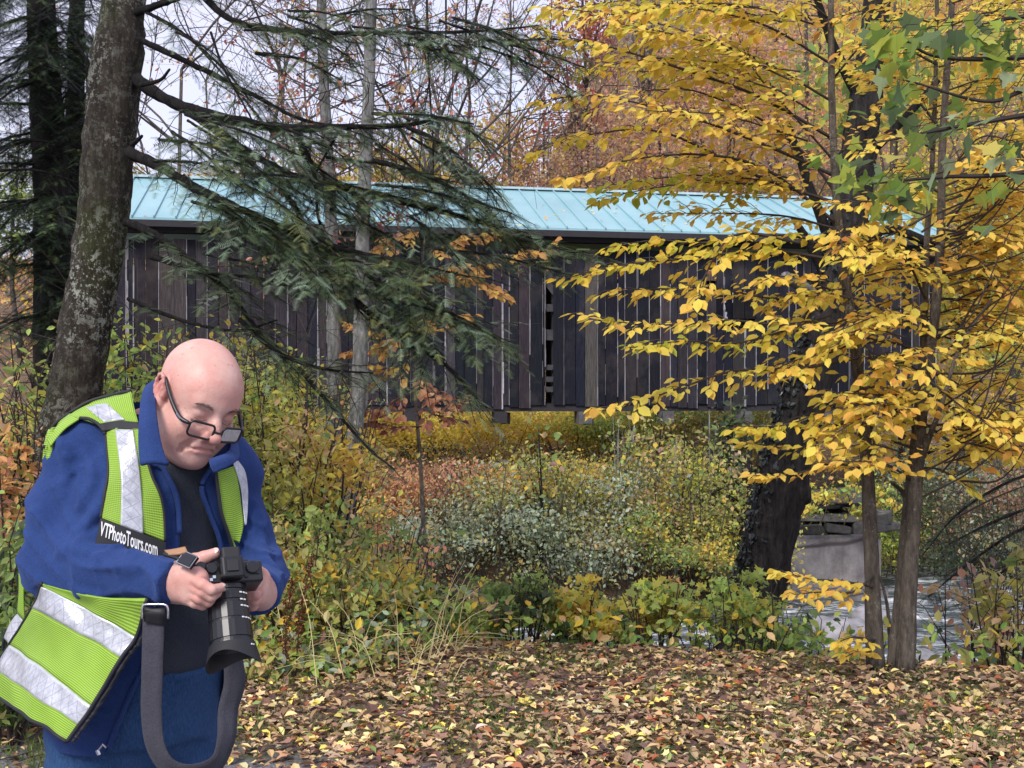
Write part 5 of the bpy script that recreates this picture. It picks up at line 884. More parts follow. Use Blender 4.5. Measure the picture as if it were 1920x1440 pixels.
def mesh_vest_mat():
    t = NT('lime mesh cloth'); uv = t.coord('UV'); sx = t.n('ShaderNodeSeparateXYZ'); t.l(uv, sx.inputs[0])
    a = t.math('SINE', t.math('MULTIPLY', sx.outputs[1], 2 * math.pi / .0042)); b = t.math('SINE', t.math('MULTIPLY', sx.outputs[0], 2 * math.pi / .0034))
    h = t.math('ADD', a, t.math('MULTIPLY', b, .35)); h01 = t.math('MULTIPLY_ADD', h, .37, .5)
    c = t.ramp(h01, [(.12, (.13, .22, .02)), (.5, (.235, .40, .035)), (.9, (.31, .50, .06))])
    c = t.mix(t.ramp(t.noise(5, 3), [(.4, (0, 0, 0)), (.7, (.35, .35, .35))]), c, (.36, .55, .11))
    t.pbr(c, .6, spec=.3, normal=t.bump(h01, .5, .002)); return t.m
def reflect_mat():
    t = NT('silver reflective tape'); uv = t.coord('UV'); sx = t.n('ShaderNodeSeparateXYZ'); t.l(uv, sx.inputs[0])
    u, v = sx.outputs[0], sx.outputs[1]   # u along the tape in m, v 0..1 across
    fu = t.math('FRACT', t.math('DIVIDE', u, .052)); z = t.math('ABSOLUTE', t.math('MULTIPLY_ADD', fu, 2, -1))
    w = .035
    l1 = t.math('LESS_THAN', t.math('ABSOLUTE', t.math('SUBTRACT', v, t.math('MULTIPLY_ADD', z, .8, .1))), w)
    l2 = t.math('LESS_THAN', t.math('ABSOLUTE', t.math('SUBTRACT', v, t.math('MULTIPLY_ADD', z, -.8, .9))), w)
    edge = t.math('GREATER_THAN', t.math('ABSOLUTE', t.math('SUBTRACT', v, .5)), .44)
    ln = t.math('MAXIMUM', l1, l2)
    n = t.noise(55, 4, .7)
    c = t.mix(t.ramp(n, [(.35, (0, 0, 0)), (.65, (1, 1, 1))]), (.36, .37, .41), (.56, .57, .62))
    c = t.mix(t.math('MULTIPLY', ln, .5), c, (.20, .21, .25)); c = t.mix(t.math('MULTIPLY', edge, .5), c, (.55, .58, .55))
    sp = t.ramp(t.noise(230, 2, .8), [(.68, (0, 0, 0)), (.71, (1, 1, 1))])
    c = t.mix(t.math('MULTIPLY', sp, .5), c, (.8, .8, .86)); t.pbr(c, .3, .25, spec=.6, normal=t.bump(t.math('ADD', n, t.math('MULTIPLY', ln, -.15)), .4, .004)); return t.m
M_SKIN, M_JACKET = skin_mat(), fleece_mat('blue fleece', (.014, .032, .112), (.026, .054, .175)); M_SHIRT = fleece_mat('charcoal shirt', (.026, .03, .04), (.048, .056, .072), .1)
M_DENIM, M_VEST, M_REFL = denim_mat(), mesh_vest_mat(), reflect_mat()
M_BIND = plain_mat('black binding', (.012, .012, .016), .7); M_BLACK = plain_mat('black plastic', (.010, .010, .012), .35, spec=.5)
M_RUBBER = plain_mat('black rubber', (.012, .012, .014), .6); M_METAL = plain_mat('bright metal', (.65, .65, .67), .25, 1.); M_WHITE = plain_mat('white print', (.75, .75, .75), .6)
M_STRAP = fleece_mat('grey webbing', (.035, .035, .045), (.06, .06, .075), .2); M_LEATHER = plain_mat('tan leather', (.36, .19, .10), .5); M_SHOE = plain_mat('brown shoe', (.06, .04, .03), .6)
def glass_mat():
    t = NT('spectacle glass'); a = t.n('ShaderNodeBsdfTransparent'); a.inputs[0].default_value = (.93, .95, .95, 1); g = t.n('ShaderNodeBsdfGlossy'); g.inputs['Roughness'].default_value = .03
    fr = t.n('ShaderNodeFresnel'); fr.inputs[0].default_value = 1.6; mx = t.n('ShaderNodeMixShader'); t.l(t.math('MULTIPLY_ADD', fr.outputs[0], 1.2, .05), mx.inputs[0]); t.l(a.outputs[0], mx.inputs[1]); t.l(g.outputs[0], mx.inputs[2]); t.l(mx.outputs[0], t.out.inputs[0]); return t.m
M_GLASS = glass_mat(); M_NAIL = plain_mat('nail', (.66, .44, .40), .3); M_BROW = plain_mat('grey brown hair', (.17, .12, .10), .7)

def coons_rows(rows, nu, nv):
    """rows: list of polylines [(x,y,z)...] from top to bottom, each resampled to nu and joined by a smooth surface"""
    R = np.stack([smooth_path(r, nu) for r in rows])            # k,nu,3
    return np.stack([smooth_path(R[:, i], nv) for i in range(nu)], 1)   # nv,nu,3
def sheet(G, thick=.003, uvs=None):
    """solid sheet from a grid nv,nu,3 (front face towards the viewer side)"""
    nv, nu = G.shape[:2]; du = np.gradient(G, axis=1); dv = np.gradient(G, axis=0); N = unit(np.cross(du, dv))
    if (N[..., 1] > 0).mean() > .5: N = -N
    V = np.concatenate([(G + N * thick / 2).reshape(-1, 3), (G - N * thick / 2).reshape(-1, 3)])
    su = np.concatenate([[0], np.cumsum(np.linalg.norm(np.diff(G.mean(0), axis=0), axis=1))]); sv = np.concatenate([[0], np.cumsum(np.linalg.norm(np.diff(G.mean(1), axis=0), axis=1))])
    U = np.stack(np.meshgrid(su, sv), -1).reshape(-1, 2) if uvs is None else uvs.reshape(-1, 2); U = np.concatenate([U, U])
    i = np.arange(nv - 1)[:, None] * nu + np.arange(nu - 1)[None]; i = i.ravel(); o = nv * nu
    a = np.stack([i, i + 1, i + nu + 1, i + nu], -1); b = a[:, ::-1] + o
    ring = [j for j in range(nu)] + [r * nu + nu - 1 for r in range(1, nv)] + [(nv - 1) * nu + j for j in range(nu - 2, -1, -1)] + [r * nu for r in range(nv - 2, 0, -1)]
    ring = np.array(ring); r2 = np.roll(ring, -1); c = np.stack([r2, ring, ring + o, r2 + o], -1)
    return V, np.concatenate([a, b, c]), U
def add_sheet(name, G, mat, parent, thick=.003, uvs=None, smooth=True):
    V, Fc, U = sheet(G, thick, uvs); return wpart(name, V, Fc, mat, parent, smooth=smooth, uv=U)
def tape_uv(G):
    nv, nu = G.shape[:2]; su = np.concatenate([[0], np.cumsum(np.linalg.norm(np.diff(G.mean(0), axis=0), axis=1))])
    return np.stack(np.meshgrid(su, np.linspace(0, 1, nv)), -1)
def clothe(rows, off, arm=True):
    """pixel polylines laid on the jacket surface, off metres in front of it"""
    out = []
    for r in rows:
        q = smooth_path(np.array(r, float), 14); d = jdepth(q[:, 0], q[:, 1], arm) - off
        out.append(np.array([P(a, b, c) for (a, b), c in zip(q, d)]))
    return out
def jdepth(px, py, arm=True):
    d = np.full(np.shape(px), 1.9)
    for _ in range(70):
        q = np.stack([(np.asarray(px) - HX) / F * d, d, EYE + (HY - np.asarray(py)) / F * d], -1).astype(np.float32)
        s = (smin(torso_field(q), arms(q), .016) if arm else torso_field(q)) - .004; d = np.minimum(d + np.clip(s * .8, -.03, .03), 2.5)
    return d
def wrinkle(G, amp):
    x, z = G[..., 0], G[..., 2]; n = np.sin(x * 55 + z * 38 + 1.5 * np.sin(z * 31)) * .6 + np.sin(x * 21 - z * 47 + 2 * np.sin(x * 17)) * .8 + .4 * np.sin(x * 110 + z * 60)
    H_ = G.copy(); H_[..., 1] -= amp * n * .6; return H_
def ribbon(path, wdir, width, thick):
    p = smooth_path(path, 60); wd = smooth_path(wdir, 60) if np.ndim(wdir) > 1 else np.broadcast_to(wdir, p.shape); T = unit(np.gradient(p, axis=0)); W = unit(wd - (wd * T).sum(-1, keepdims=True) * T)
    return np.stack([p - W * width / 2, p - W * width * .2, p + W * width * .2, p + W * width / 2], 0)

def build_man():
    man = empty('person', (PEL[0], PEL[1], 0), 'bald man in glasses, blue fleece jacket and lime safety vest looking down at a camera', 'person')
    # skin: head and neck and hands, one body mesh
    lo, hi = bbox([H((x, y, z)) for x in (-.1, .1) for y in (-.15, .13) for z in (-.2, .14)], .0)
    V1, Q1 = surface_nets(head_field, lo, hi, .0032)
    fr = lambda p: hand_field(p, RH, (P(300, 1092, 2.2), P(332, 1092, 2.18)))
    fl = lambda p: hand_field(p, LH, (P(500, 1100, 2.37), P(490, 1108, 2.33)))
    def pts(S): return PP([q for f in S['fingers'] for q in f] + S['thumb'][0] + [a for c in S['palm'] for a in c[:2]])
    V2, Q2 = surface_nets(fr, *bbox(pts(RH), .045), .0024); V3, Q3 = surface_nets(fl, *bbox(pts(LH), .045), .0024)
    # hidden body under the clothes that joins head, arms, hands and legs
    def under(p):
        d = smin(np.maximum(torso_field(p, -.04), 1.0 - p[..., 2]), arms(p, -.022), .04); d = smin(d, legs(p, -.026), .03)
        d = smin(d, d_cone(p, NK - [0, 0, .1], H((0, -.075, -.16)), .06, .06), .03); return d
    V0, Q0 = surface_nets(under, (-1.2, 2.0, .06), (-.38, 2.8, 1.62), .014)
    V = np.concatenate([V1, V2, V3, V0]); Q = np.concatenate([Q1, Q2 + len(V1), Q3 + len(V1) + len(V2), Q0 + len(V1) + len(V2) + len(V3)])
    hl = toH(V.astype(np.float32)); red = np.exp(-(((np.abs(hl[:, 0]) - .09) / .014) ** 2 + ((hl[:, 1] + .014) / .02) ** 2 + ((hl[:, 2] - .01) / .03) ** 2)) * .8
    red += .55 * np.exp(-((hl[:, 0] / .02) ** 2 + ((hl[:, 1] - .115) / .02) ** 2 + ((hl[:, 2] + .04) / .018) ** 2)) + .7 * np.exp(-((hl[:, 0] / .026) ** 2 + ((hl[:, 1] - .1) / .012) ** 2 + ((hl[:, 2] + .073) / .008) ** 2))
    red += .25 * np.exp(-(((np.abs(hl[:, 0]) - .045) / .022) ** 2 + ((hl[:, 1] - .085) / .03) ** 2 + ((hl[:, 2] + .04) / .02) ** 2))
    jaw = np.clip((-.045 - hl[:, 2]) / .03, 0, 1) * np.clip((hl[:, 2] + .15) / .03, 0, 1) * np.clip((hl[:, 1] + .0) / .03, 0, 1) * .35
    body = wpart('body', V, Q, M_SKIN, man, smooth=True, col=np.stack([np.clip(red, 0, 1), jaw, np.clip(-(hl[:, 2] - .05) / .05, 0, 1)], 1))
    build_brows(man)
    for S in (RH, LH):
        for pts, r in [(f, q) for f, q in zip(S['fingers'], S['fr'])] + [S['thumb']]:
            a, b = P(*pts[-2]), P(*pts[-1]); ax = unit(b - a); up = unit(np.array([0, -.75, .65]) - ax * (ax @ np.array([0, -.75, .65]))); sd = np.cross(ax, up); c = b + up * r[-1] * .80 + ax * r[-1] * .25; th = np.linspace(0, 2 * math.pi, 12, endpoint=False)
            V = [c + up * r[-1] * .22] + [c + ax * math.cos(t) * r[-1] * .75 + sd * math.sin(t) * r[-1] * .62 for t in th]; wpart('fingernail', V, [[0, 1 + k, 1 + (k + 1) % 12] for k in range(12)], M_NAIL, body, smooth=True)
    V, Q = surface_nets(jacket_field, (-1.22, 2.02, .82), (-.36, 2.76, 1.585), .0058); jk = wpart('jacket', V, Q, M_JACKET, man, smooth=True)
    V, Q = surface_nets(shirt_field, (-1.1, 2.1, .98), (-.42, 2.75, 1.58), .007); wpart('shirt', V, Q, M_SHIRT, man, smooth=True)
    V, Q = surface_nets(jeans_field, (-1.12, 2.1, .03), (-.44, 2.8, 1.06), .011); jn = wpart('jeans', V, Q, M_DENIM, man, smooth=True)
    for s in (-1, 1):
        c = PEL + l_dir * .12 * s; c[2] = .0
        def sh(p, c=c): return np.maximum(smin(d_cone(p, c + [0, 0, .045] - f_dir * .05, c + [0, 0, .04] + f_dir * .17, .048, .04), d_cone(p, c + [0, 0, .05] - f_dir * .03, c + [0, 0, .12] - f_dir * .03, .05, .055), .03), -p[..., 2] + .002)
        V, Q = surface_nets(sh, c + [-.3, -.3, -.02], c + [.3, .3, .2], .01); wpart('shoe', V, Q, M_SHOE, man, smooth=True)
    # collar of the jacket: standing band round the neck, open in front
    base = PP([(264, 872, 2.225), (262, 835, 2.245), (263, 790, 2.28), (268, 745, 2.36), (282, 722, 2.47), (330, 715, 2.58), (400, 760, 2.62), (436, 815, 2.55), (446, 850, 2.44), (438, 868, 2.36), (404, 886, 2.30)])
    top = PP([(316, 872, 2.235), (304, 842, 2.245), (295, 800, 2.275), (291, 755, 2.34), (297, 722, 2.44), (338, 715, 2.54), (398, 756, 2.57), (426, 808, 2.52), (432, 836, 2.43), (424, 852, 2.36), (392, 864, 2.31)])
    mid = (base + top) / 2 + np.array([0, -.008, .004]); add_sheet('collar', coons_rows([base, mid, top], 60, 10), M_JACKET, jk, .009)
    # lapel edge roll of the jacket
    for line, r in (([(266, 872), (300, 874), (318, 900), (333, 940), (337, 1000)], .0055), ([(396, 876), (378, 914), (392, 960), (412, 1015), (422, 1090)], .005), ([(306, 1165), (268, 1252), (240, 1312), (205, 1400)], .005)):
        q = smooth_path(line, 30); dd = jdepth(q[:, 0], q[:, 1]); Vt, Ft = tube(np.array([P(a, b, c - .001) for (a, b), c in zip(q, dd)]), r, 7); wpart('front_edge', Vt, Ft, M_JACKET, jk, smooth=True)
    # jeans fly seam and pocket rivet line
    for line in ([(311, 1300), (313, 1335), (318, 1355), (330, 1362)], [(255, 1330), (275, 1350), (290, 1380)]):
        pass
    # drawcord ends at the jacket hem
    for px in (191,):
        mb = MB(); V, Fc = tube(PP([(px - 8, 1408, 2.2), (px + 2, 1396, 2.195), (px + 8, 1402, 2.195)]), .002, 6); mb.add(V, Fc); V, Fc = tube(PP([(px - 9, 1406, 2.2), (px - 5, 1415, 2.2)]), .004, 6); mb.add(V, Fc); mb.build('cord_end', M_METAL, jk)
    build_vest(man); build_glasses(man); build_watch(man)
    return man
def build_vest(man):
    v = bpy.data.objects.new('safety_vest', None); COL.objects.link(v); v.parent = man; v.location = (0, 0, 0)
    # --- lower right panel hanging open, in five bands ---
    L = np.array([(75, 1094), (77, 1099), (62, 1139), (17, 1209), (-8, 1256), (-16, 1302)], float); R_ = np.array([(276, 1122), (256, 1194), (229, 1232), (173, 1324), (148, 1359), (125, 1391)], float)
    dL = np.array([2.40, 2.40, 2.40, 2.41, 2.42, 2.43]); dR = np.array([2.185, 2.18, 2.175, 2.165, 2.16, 2.155])
    rows = []
    for k in range(6):
        u = np.linspace(0, 1, 15); q = L[k] * (1 - u)[:, None] + R_[k] * u[:, None]; q[:, 1] += (6, -2, -2, -4, -4, -5)[k] * np.sin(math.pi * u) * 1.6
        d = dL[k] * (1 - u) + dR[k] * u - .05 * np.sin(math.pi * u) + .006 * np.sin(u * 9 + k * .6)
        s = jdepth(q[:, 0], q[:, 1]) - .014; d = np.where((s < 2.48) & (q[:, 0] > 40), np.minimum(d, s), d)
        if k == 0: d = np.where(q[:, 0] < 400, np.maximum(d, 2.15), d)
        rows.append(np.array([P(a, b, c) for (a, b), c in zip(q, d)]))
    G = wrinkle(coons_rows(rows, 40, 51), .004); fl = np.linspace(0, 1, 51)[:, None] ** 1.5; uu = np.linspace(0, 1, 40)[None]; G[..., 1] += fl * (.008 * np.sin(uu * 7 + 1.) + .003 * np.sin(uu * 19)) - .008 * fl   # 10 rows per band
    for k, (nm, m) in enumerate((('cloth', M_VEST), ('reflective_tape', M_REFL), ('cloth', M_VEST), ('reflective_tape', M_REFL), ('cloth', M_VEST))):
        g = G[k * 10:k * 10 + 11].copy()
        if m is M_REFL: g[..., 1] -= .0015; o = add_sheet(nm, g, m, v, .0035, tape_uv(g))
        else: o = add_sheet(nm, g, m, v, .003)
    for line in (G[:, -1], G[-1], G[:, 0]):
        Vt, Ft = tube(line, .0042, 6); wpart('binding', Vt, Ft, M_BIND, v, smooth=True)
    # zip teeth strip beside the open front edge
    e = G[4:, -1]; Vt, Ft = tube(e + np.array([.009, .004, -.002]), .004, 6, rough=.25); wpart('zip', Vt, Ft, M_BIND, v)
    # --- upper right front panel ---
    xs = [[(197, 806), (226, 803), (262, 805)], [(200, 840), (235, 840), (270, 842)], [(203, 880), (240, 882), (284, 890)], [(197, 925), (245, 930), (303, 935)], [(188, 972), (245, 992), (310, 1016)]]
    G = wrinkle(coons_rows(clothe(xs, .018, False), 30, 40), .003); add_sheet('cloth', G, M_VEST, v, .003)
    for line in (G[:, 0], G[:, -1]): Vt, Ft = tube(line, .0035, 6); wpart('binding', Vt, Ft, M_BIND, v, smooth=True)
    G = coons_rows(clothe([[(216, 806), (250, 806)], [(222, 850), (257, 850)], [(227, 900), (263, 902)], [(227, 945), (267, 958)], [(226, 985), (268, 1001)]], .0215, False), 12, 40)
    U = tape_uv(G.transpose(1, 0, 2)).transpose(1, 0, 2); add_sheet('reflective_tape', G, M_REFL, v, .003, U)
    # dark seam band over the shoulder
    G = coons_rows(clothe([[(188, 795), (225, 790), (262, 793)], [(192, 809), (226, 805), (264, 807)]], .017), 16, 6); add_sheet('shoulder_band', G, M_BIND, v, .004)
    # yoke from shoulder to the back
    G = coons_rows(clothe([[(246, 735), (252, 765), (259, 792)], [(205, 745), (215, 770), (228, 792)], [(165, 756), (178, 776), (192, 798)], [(128, 776), (140, 782), (153, 785)]], .013), 16, 30); add_sheet('cloth', G, M_VEST, v, .003)
    G = coons_rows(clothe([[(201, 757), (234, 787)], [(180, 759), (215, 789)], [(160, 763), (196, 792)]], .0165), 14, 16); U = tape_uv(G.transpose(1, 0, 2)).transpose(1, 0, 2); add_sheet('reflective_tape', G, M_REFL, v, .003, U)
    G = coons_rows(clothe([[(131, 776), (150, 785)], [(105, 796), (120, 806)], [(86, 822), (94, 838)]], .012), 10, 16); add_sheet('cloth', G, M_VEST, v, .003)
    for line in ([(150, 784), (168, 786), (187, 798), (198, 815)], [(130, 775), (104, 794), (86, 822), (84, 838)], [(130, 775), (165, 754), (205, 742), (246, 733)]):
        q = clothe([line], .013)[0]; Vt, Ft = tube(q, .004, 6); wpart('binding', Vt, Ft, M_BIND, v, smooth=True)
    # armhole binding down the front panel
    # --- lettered chest band ---
    Gp = coons_rows(clothe([[(188, 972), (228, 986), (268, 1001), (312, 1018)], [(184, 996), (226, 1012), (268, 1028), (312, 1044)], [(178, 1022), (222, 1040), (268, 1056), (312, 1070)]], .023, False), 40, 24)
    pn = add_sheet('name_band', Gp, M_BIND, v, .003)
    tc = bpy.data.curves.new('lettering', 'FONT'); tc.body = 'VTPhotoTours.com'; tc.size = 1; tc.resolution_u = 2; tc.offset = .018; tc.shear = .0
    to = bpy.data.objects.new('lettering_source', tc); COL.objects.link(to); dg = bpy.context.evaluated_depsgraph_get(); me = bpy.data.meshes.new_from_object(to.evaluated_get(dg))
    bpy.data.objects.remove(to); n = len(me.vertices); co_ = np.zeros(n * 3); me.vertices.foreach_get('co', co_); co_ = co_.reshape(-1, 3)
    x0, x1, y0, y1 = co_[:, 0].min(), co_[:, 0].max(), co_[:, 1].min(), co_[:, 1].max()
    u = (co_[:, 0] - x0) / (x1 - x0) * .84 + .03; vv = .10 + (1 - (co_[:, 1] - y0) / (y1 - y0)) * .52
    nv, nu = Gp.shape[:2]; fu, fv = u * (nu - 1), vv * (nv - 1); iu, iv = np.minimum(fu.astype(int), nu - 2), np.minimum(fv.astype(int), nv - 2); a, b = (fu - iu)[:, None], (fv - iv)[:, None]
    W = (Gp[iv, iu] * (1 - a) + Gp[iv, iu + 1] * a) * (1 - b) + (Gp[iv + 1, iu] * (1 - a) + Gp[iv + 1, iu + 1] * a) * b; 
    dN = unit(np.cross(np.gradient(Gp, axis=1), np.gradient(Gp, axis=0))); dN = dN * np.where(dN[..., 1:2] > 0, -1, 1); W = W + dN[iv, iu] * .0035
    Fl = [list(p.vertices) for p in me.polygons]; bpy.data.meshes.remove(me); wpart('lettering', W, Fl, M_WHITE, v)
    # --- left front panel, twisted at its lower end ---
    G = coons_rows(clothe([[(406, 886), (422, 880), (438, 874)], [(409, 920), (428, 915), (446, 905)], [(414, 960), (434, 958), (452, 950)], [(422, 990), (436, 990), (456, 985)], [(432, 1012), (440, 1014), (449, 1018)]], .012), 16, 30); add_sheet('cloth', G, M_VEST, v, .003)
    G = coons_rows(clothe([[(436, 866), (446, 864)], [(444, 890), (459, 884)], [(452, 920), (464, 915)], [(456, 955), (464, 950)], [(459, 985), (462, 984)]], .0135), 10, 24); U = tape_uv(G.transpose(1, 0, 2)).transpose(1, 0, 2); add_sheet('reflective_tape', G, M_REFL, v, .003, U)
    G = coons_rows(clothe([[(414, 955), (420, 985)], [(424, 985), (431, 1005)], [(434, 1008), (440, 1022)], [(440, 1030), (446, 1042)]], .014), 8, 20); add_sheet('cloth', G, M_VEST, v, .003)
    q = clothe([[(405, 886), (410, 925), (416, 965), (428, 1000), (436, 1030)]], .015)[0]; Vt, Ft = tube(q, .004, 6); wpart('zip', Vt, Ft, M_BIND, v)
    # --- back of the vest ---
    def back(p):
        d = smin(torso_field(p), arms(p) + .02, .03); s = np.abs(d - .016) - .004
        dx = (p - CH.astype(np.float32)); y = dx @ f_dir.astype(np.float32); x = dx @ l_dir.astype(np.float32)
        return np.maximum(np.maximum(np.maximum(s, y + .02), np.abs(x) - .205), np.maximum(.93 - p[..., 2], p[..., 2] - 1.53))
    V, Q = surface_nets(back, (-1.2, 2.3, .9), (-.4, 2.85, 1.56), .008); tp = ((V[:, 2] > 1.08) & (V[:, 2] < 1.13)) | ((V[:, 2] > .96) & (V[:, 2] < 1.01))
    fm = tp[Q].all(1).astype(int)
    ob = wpart('back_panel', V, Q, [M_VEST, M_REFL], v, smooth=True, midx=fm, uv=np.stack([V[:, 0] + V[:, 1], V[:, 2]], -1))
    # side of the back panel that shows at the left, with its tape
    G = coons_rows([PP(r) for r in ([(36, 1075, 2.47), (46, 1085, 2.45)], [(36, 1110, 2.47), (44, 1116, 2.45)], [(33, 1150, 2.48), (46, 1165, 2.45)])], 6, 10); add_sheet('cloth', G, M_VEST, v, .003)
    G = coons_rows([PP(r) for r in ([(34, 1148, 2.485), (47, 1168, 2.45)], [(18, 1172, 2.49), (36, 1190, 2.455)], [(8, 1196, 2.50), (18, 1208, 2.46)])], 8, 14); U = tape_uv(G.transpose(1, 0, 2)).transpose(1, 0, 2); add_sheet('reflective_tape', G, M_REFL, v, .003, U)
    q = PP([(35, 1075, 2.475), (35, 1145, 2.485), (9, 1197, 2.505), (6, 1220, 2.51)]); Vt, Ft = tube(smooth_path(q, 20), .004, 6); wpart('binding', Vt, Ft, M_BIND, v)
def rrect(cx, cz, hw, hh, r, n=6):
    o = []
    for sx, sz, a0 in ((1, 1, 0), (-1, 1, 90), (-1, -1, 180), (1, -1, 270)):
        for k in range(n + 1):
            a = math.radians(a0 + 90 * k / n); o.append((cx + sx * (hw - r) + r * math.cos(a), cz + sz * (hh - r) + r * math.sin(a)))
    return o
def build_brows(man):
    for s in (-1, 1):
        mb = MB()
        for k in range(46):
            u = rng.random(); x = .014 + .036 * u; y = .0975 - .012 * u * u; z = .0175 + .006 * math.sin(u * 2.6) + rng.normal() * .0018
            a = H((s * x, y, z)); e = H((s * (x + .007 + .004 * rng.random()), y - .001 + .002 * rng.random(), z + .002 - .004 * u + rng.normal() * .0012)); V, Fc = tube(np.array([a, (a + e) / 2 + [0, -.0008, 0], e]), [.0006, .0006, .0003], 3); mb.add(V, Fc)
        mb.build('eyebrow', M_BROW, man)
        q = np.array([H((s * x, y, z)) for x, y, z in ((.019, .0895, -.0095), (.027, .0925, -.0118), (.036, .0915, -.0115), (.045, .0855, -.009))]); V, Fc = tube(smooth_path(q, 10), [.0009] * 10, 5); wpart('eyelash', V, Fc, M_BROW, man)
def build_glasses(man):
    g = bpy.data.objects.new('glasses', None); COL.objects.link(g); g.parent = man
    def lens3(x, z): return np.array([x, .121 - .35 * abs(x) ** 1.6 * 3.0, z - .024])
    fr = MB()
    for s in (-1, 1):
        loop = [lens3(s * .0365 + x, z) for x, z in rrect(0, 0, .0265, .0165, .009)]
        L = np.array([H(q) for q in loop]); L = np.vstack([L, L[:1]]); V, Fc = tube(L, .0025, 6, cap=False); fr.add(V, [list(q) for q in Fc])
        m = H(lens3(s * .0365, 0)); V = np.vstack([m[None], L[:-1]]); n = len(L) - 1
        wpart('lens', V, [[0, 1 + k, 1 + (k + 1) % n] for k in range(n)], M_GLASS, g, smooth=True)
        # temple arm to the ear
        pth = smooth_path([H(q) for q in (lens3(s * .064, .008), (s * .076, .085, -.016), (s * .083, .045, .0), (s * .0855, .01, .018), (s * .085, -.012, .028), (s * .083, -.032, .012))], 24)
        V, Fc = tube(pth, np.interp(np.linspace(0, 1, 24), [0, .1, .5, 1], [.0036, .0052, .0042, .0028]), 6); ar = MB(); ar.add(V, Fc); a = ar.build('temple_arm', M_BLACK, g, smooth=True)
        k = pth[4:7]; V, Fc = tube(k + unit(k - H((0, .02, 0))) * .0022, .003, 6); wpart('metal_tab', V, Fc, M_METAL, g)
    V, Fc = tube(smooth_path([H(q) for q in (lens3(-.011, .004), np.array([0, .124, -.021]), lens3(.011, .004))], 8), .0022, 6); fr.add(V, Fc)
    fr.build('frame', M_BLACK, g, smooth=True)
def build_watch(man):
    wt = bpy.data.objects.new('watch', None); COL.objects.link(wt); wt.parent = man
    G = coons_rows([PP(r) for r in ([(309, 1033, 2.15), (330, 1030, 2.14), (348, 1026, 2.14)], [(316, 1042, 2.135), (334, 1040, 2.125), (352, 1036, 2.13)])], 10, 5); add_sheet('watch_strap', G, M_LEATHER, wt, .005)
    G = coons_rows([PP(r) for r in ([(308, 1037, 2.145), (330, 1043, 2.13), (352, 1052, 2.125)], [(306, 1041, 2.14), (329, 1048, 2.125), (350, 1057, 2.12)])], 10, 4); add_sheet('watch_band', G, M_BIND, wt, .006)
    c = P(352, 1051, 2.122); R = np.stack([unit(P(366, 1056, 2.115) - P(338, 1044, 2.13)), unit([-.1, .5, .85]), unit([.1, -.8, .45])], 1); R[:, 1] = unit(np.cross(R[:, 2], R[:, 0])); R[:, 2] = np.cross(R[:, 0], R[:, 1])
    V, Fc = box(c, (.016, .013, .004), R); wpart('watch_case', V, Fc, M_BLACK, wt)
    V, Fc = box(c + R[:, 2] * .0045, (.0135, .0105, .0008), R); wpart('watch_face', V, Fc, plain_mat('dark watch glass', (.006, .006, .01), .08, spec=.8), wt)
    q = [c + R @ np.array(a) for a in ((-.016, -.013, .004), (.016, -.013, .004), (.016, .013, .004), (-.016, .013, .004), (-.016, -.013, .004))]; V, Fc = tube(q, .0012, 5); wpart('bezel', V, Fc, M_METAL, wt)

